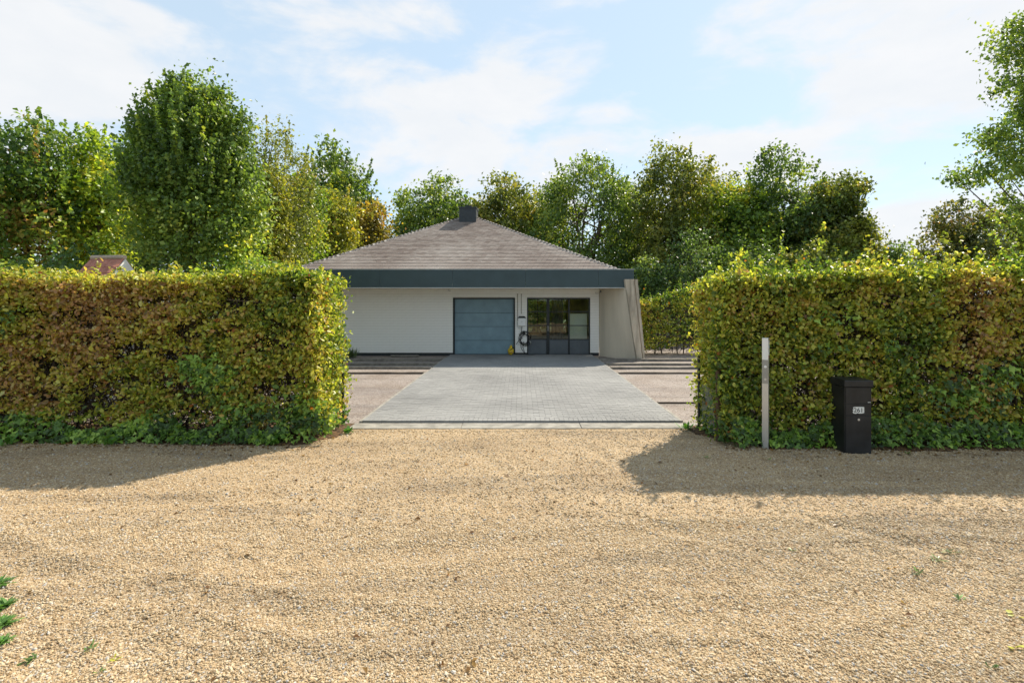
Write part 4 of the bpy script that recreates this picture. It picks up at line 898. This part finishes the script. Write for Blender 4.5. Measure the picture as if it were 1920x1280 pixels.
sl = Vector((0, hd_+.08, rz_+.045-(ez-.05))); sln = sl.normalized(); nrm = Vector((1, 0, 0)).cross(sln).normalized(); nrm = nrm if nrm.z > 0 else -nrm
for rw in range(3):
    for c in range(6):
        o0 = Vector((-hw_-.02+c*.132, -hd_-.08, ez-.05))+sln*(rw*.17-.02)
        q = MB(); sec = 6; V = []
        for e, lift in ((0, .016), (.20, .004)):
            for s in range(sec+1):
                a = s/sec; hgt = .030*math.sin(math.pi*a)**.8 if a < .8 else .030*math.sin(math.pi*a)
                V.append(o0+Vector((a*.138, 0, 0))+sln*e+nrm*(hgt+lift))
            for s in range(sec+1): V.append(V[-sec-1]-nrm*.012)
        m_ = sec+1; fs = []
        for s in range(sec): fs += [(s, s+1, 2*m_+s+1, 2*m_+s), (m_+s+1, m_+s, 3*m_+s, 3*m_+s+1), (s, m_+s, m_+s+1, s+1)]
        fs += [(0, 2*m_, 3*m_, m_), (m_-1, 2*m_-1, 4*m_-1, 3*m_-1)]
        q.add(V, fs).build('roof_tile', m_terra, rfo, smooth=False)
for c in range(3):
    MB().tube([(-hw_-.02+c*.27, 0, rz_+.04), (-hw_+.24+c*.27, 0, rz_+.045)], [.055, .048], 10).build('ridge_tile', paint('pale_ridge', (.42, .32, .25), .85, .25, 12), rfo)

# ------------------------------------------------------------------ weeds and fallen leaves
def weed(name, label, x, y, n, ln, wd, seed, col, up=.6, cat='weed', group=None):
    r = np.random.default_rng(seed); z = float(road_z(np.array([x]), np.array([y]))[0]) if y < 8.4 else 0.0
    V = []; T = []; C = []
    for k in range(n):
        a = r.random()*6.283; l = ln*r.uniform(.6, 1.2); ww = wd*r.uniform(.7, 1.2); el = r.uniform(up*.4, up*1.3); dx, dy = math.cos(a), math.sin(a); sx, sy = -dy, dx
        b = len(V); ox, oy = r.normal(0, ln*.22, 2)
        for q, (t, wq) in enumerate(((0, .15), (.35, .8), (.7, 1.0), (1, .02))):
            h = l*(t*math.sin(el)-.35*t*t*math.cos(el)*.6); rr = l*t*math.cos(el)
            V += [(ox+dx*rr+sx*ww*wq/2, oy+dy*rr+sy*ww*wq/2, h+ww*.12), (ox+dx*rr-sx*ww*wq/2, oy+dy*rr-sy*ww*wq/2, h+ww*.12)]
            if q: i = b+q*2; T += [(i-2, i-1, i+1), (i-2, i+1, i)]
        C += [np.array(col)*math.exp(r.normal(0, .28))]*6
    me = fast_mesh(name, np.array(V), np.array(T), np.array(C)); o = link(name, me, m_ivy, None, (x, y, z+.004)); tag(o, label, cat, group)
    return o
gG = (.12, .24, .05); gY = (.30, .30, .03); G2 = (.10, .17, .04)
def at(px, py): d = gd(py); return gx(px, d), d
WG = 'weeds in the gravel'
for k, (px, py, n, ln, wd, col, lab) in enumerate((
    (2, 1140, 120, .075, .014, gG, 'largest weed clump, at the left edge of the gravel road'), (4, 1205, 80, .06, .012, gG, 'weed clump just below the largest one at the left edge'), (64, 1230, 12, .055, .014, G2, 'grey-green weed alone near the bottom left corner'),
    (-6, 1108, 110, .09, .016, gG, 'weed clump just above the largest one at the left edge'), (-4, 1178, 110, .09, .016, gG, 'weed clump between the two others at the left edge'),
    (172, 1216, 9, .05, .012, G2, 'small weed right of the grey-green one at bottom left'), (212, 1236, 7, .035, .012, gY, 'tiny yellow-green weed at bottom left'), (188, 1262, 6, .03, .01, G2, 'tiny weed lowest of the bottom left ones'),
    (1782, 1042, 10, .07, .012, G2, 'grassy weed, upper one of the group at right'), (1757, 1056, 10, .06, .012, G2, 'grassy weed left of and below the upper one at right'), (1722, 1080, 10, .07, .012, G2, 'low spreading weed farthest left of the group at right'),
    (1796, 1130, 6, .06, .014, G2, 'thin upright weed below the grassy ones at right'), (1903, 1156, 3, .07, .03, gY, 'upper bright yellow leaf plant at the right edge'), (1903, 1215, 3, .06, .03, gY, 'lower bright yellow leaf plant at the right edge'),
    (1487, 1040, 6, .04, .010, G2, 'single tiny weed in the middle right of the gravel'), (1857, 1258, 5, .04, .010, G2, 'tiny weed at bottom right near the yellow leaf plants'))):
    x, y = at(px, py); weed('weed', lab, x, y, n, ln, wd, 300+k, col, group=WG)
for k, (px, py, n, ln, wd, lab) in enumerate(((510, 832, 16, .24, .05, 'broad-leaved dandelion at the foot of the left hedge near its end'), (205, 834, 9, .15, .05, 'small dandelion at the foot of the left hedge'), (15, 836, 12, .2, .05, 'dandelion at the foot of the left hedge by the photo\'s edge'),
        (652, 812, 14, .14, .05, 'leafy weed at the corner of the left hedge beside the strip'), (1288, 806, 16, .16, .05, 'leafy weed at the corner of the right hedge beside the drive'), (1325, 858, 7, .07, .012, 'thin weed in the shaded gravel before the right hedge'), (1440, 862, 6, .06, .012, 'thin weed at the foot of the intercom post'), (1700, 848, 8, .07, .012, 'thin weed just right of the letterbox'))):
    x, y = at(px, py); weed('weed', lab, x, y, n, ln, wd, 330+k, (.10, .22, .035), .9, group='weeds at the hedges\' feet')
lv = weed('lavender', 'grey-green lavender tuft at the wall beside the left hedge', gx(658, 18.9), 18.9, 220, .42, .016, 351, (.09, .13, .045), 1.15, 'plant')
# brown fallen leaves, mostly near the hedges
r = np.random.default_rng(77); n = 900
px_ = np.concatenate([r.uniform(-9, -2.9, 330), r.uniform(2.9, 9, 330), r.uniform(-6, 6, 240)]); py_ = np.concatenate([7.62-np.abs(r.normal(0, .22, 330)), 7.38-np.abs(r.normal(0, .22, 330)), r.uniform(2.5, 8.2, 240)])
P = np.stack([px_, py_, road_z(px_, py_)+.012], 1); sz = .042*np.exp(r.normal(0, .25, n))
col = grad(r.random(n), [(0, (.08, .045, .02)), (.5, (.17, .085, .03)), (.85, (.27, .17, .05)), (1, (.32, .13, .02))])
o = leaves('fallen_leaves', P, r.normal(0, 1, (n, 3))*np.array([1, 1, .15]), np.array([0, 0, 1])+r.normal(0, .3, (n, 3)), sz, sz*.6, col, m_leaf)
tag(o, 'brown fallen leaves scattered on the gravel and along the hedges', 'leaves', kind='stuff')
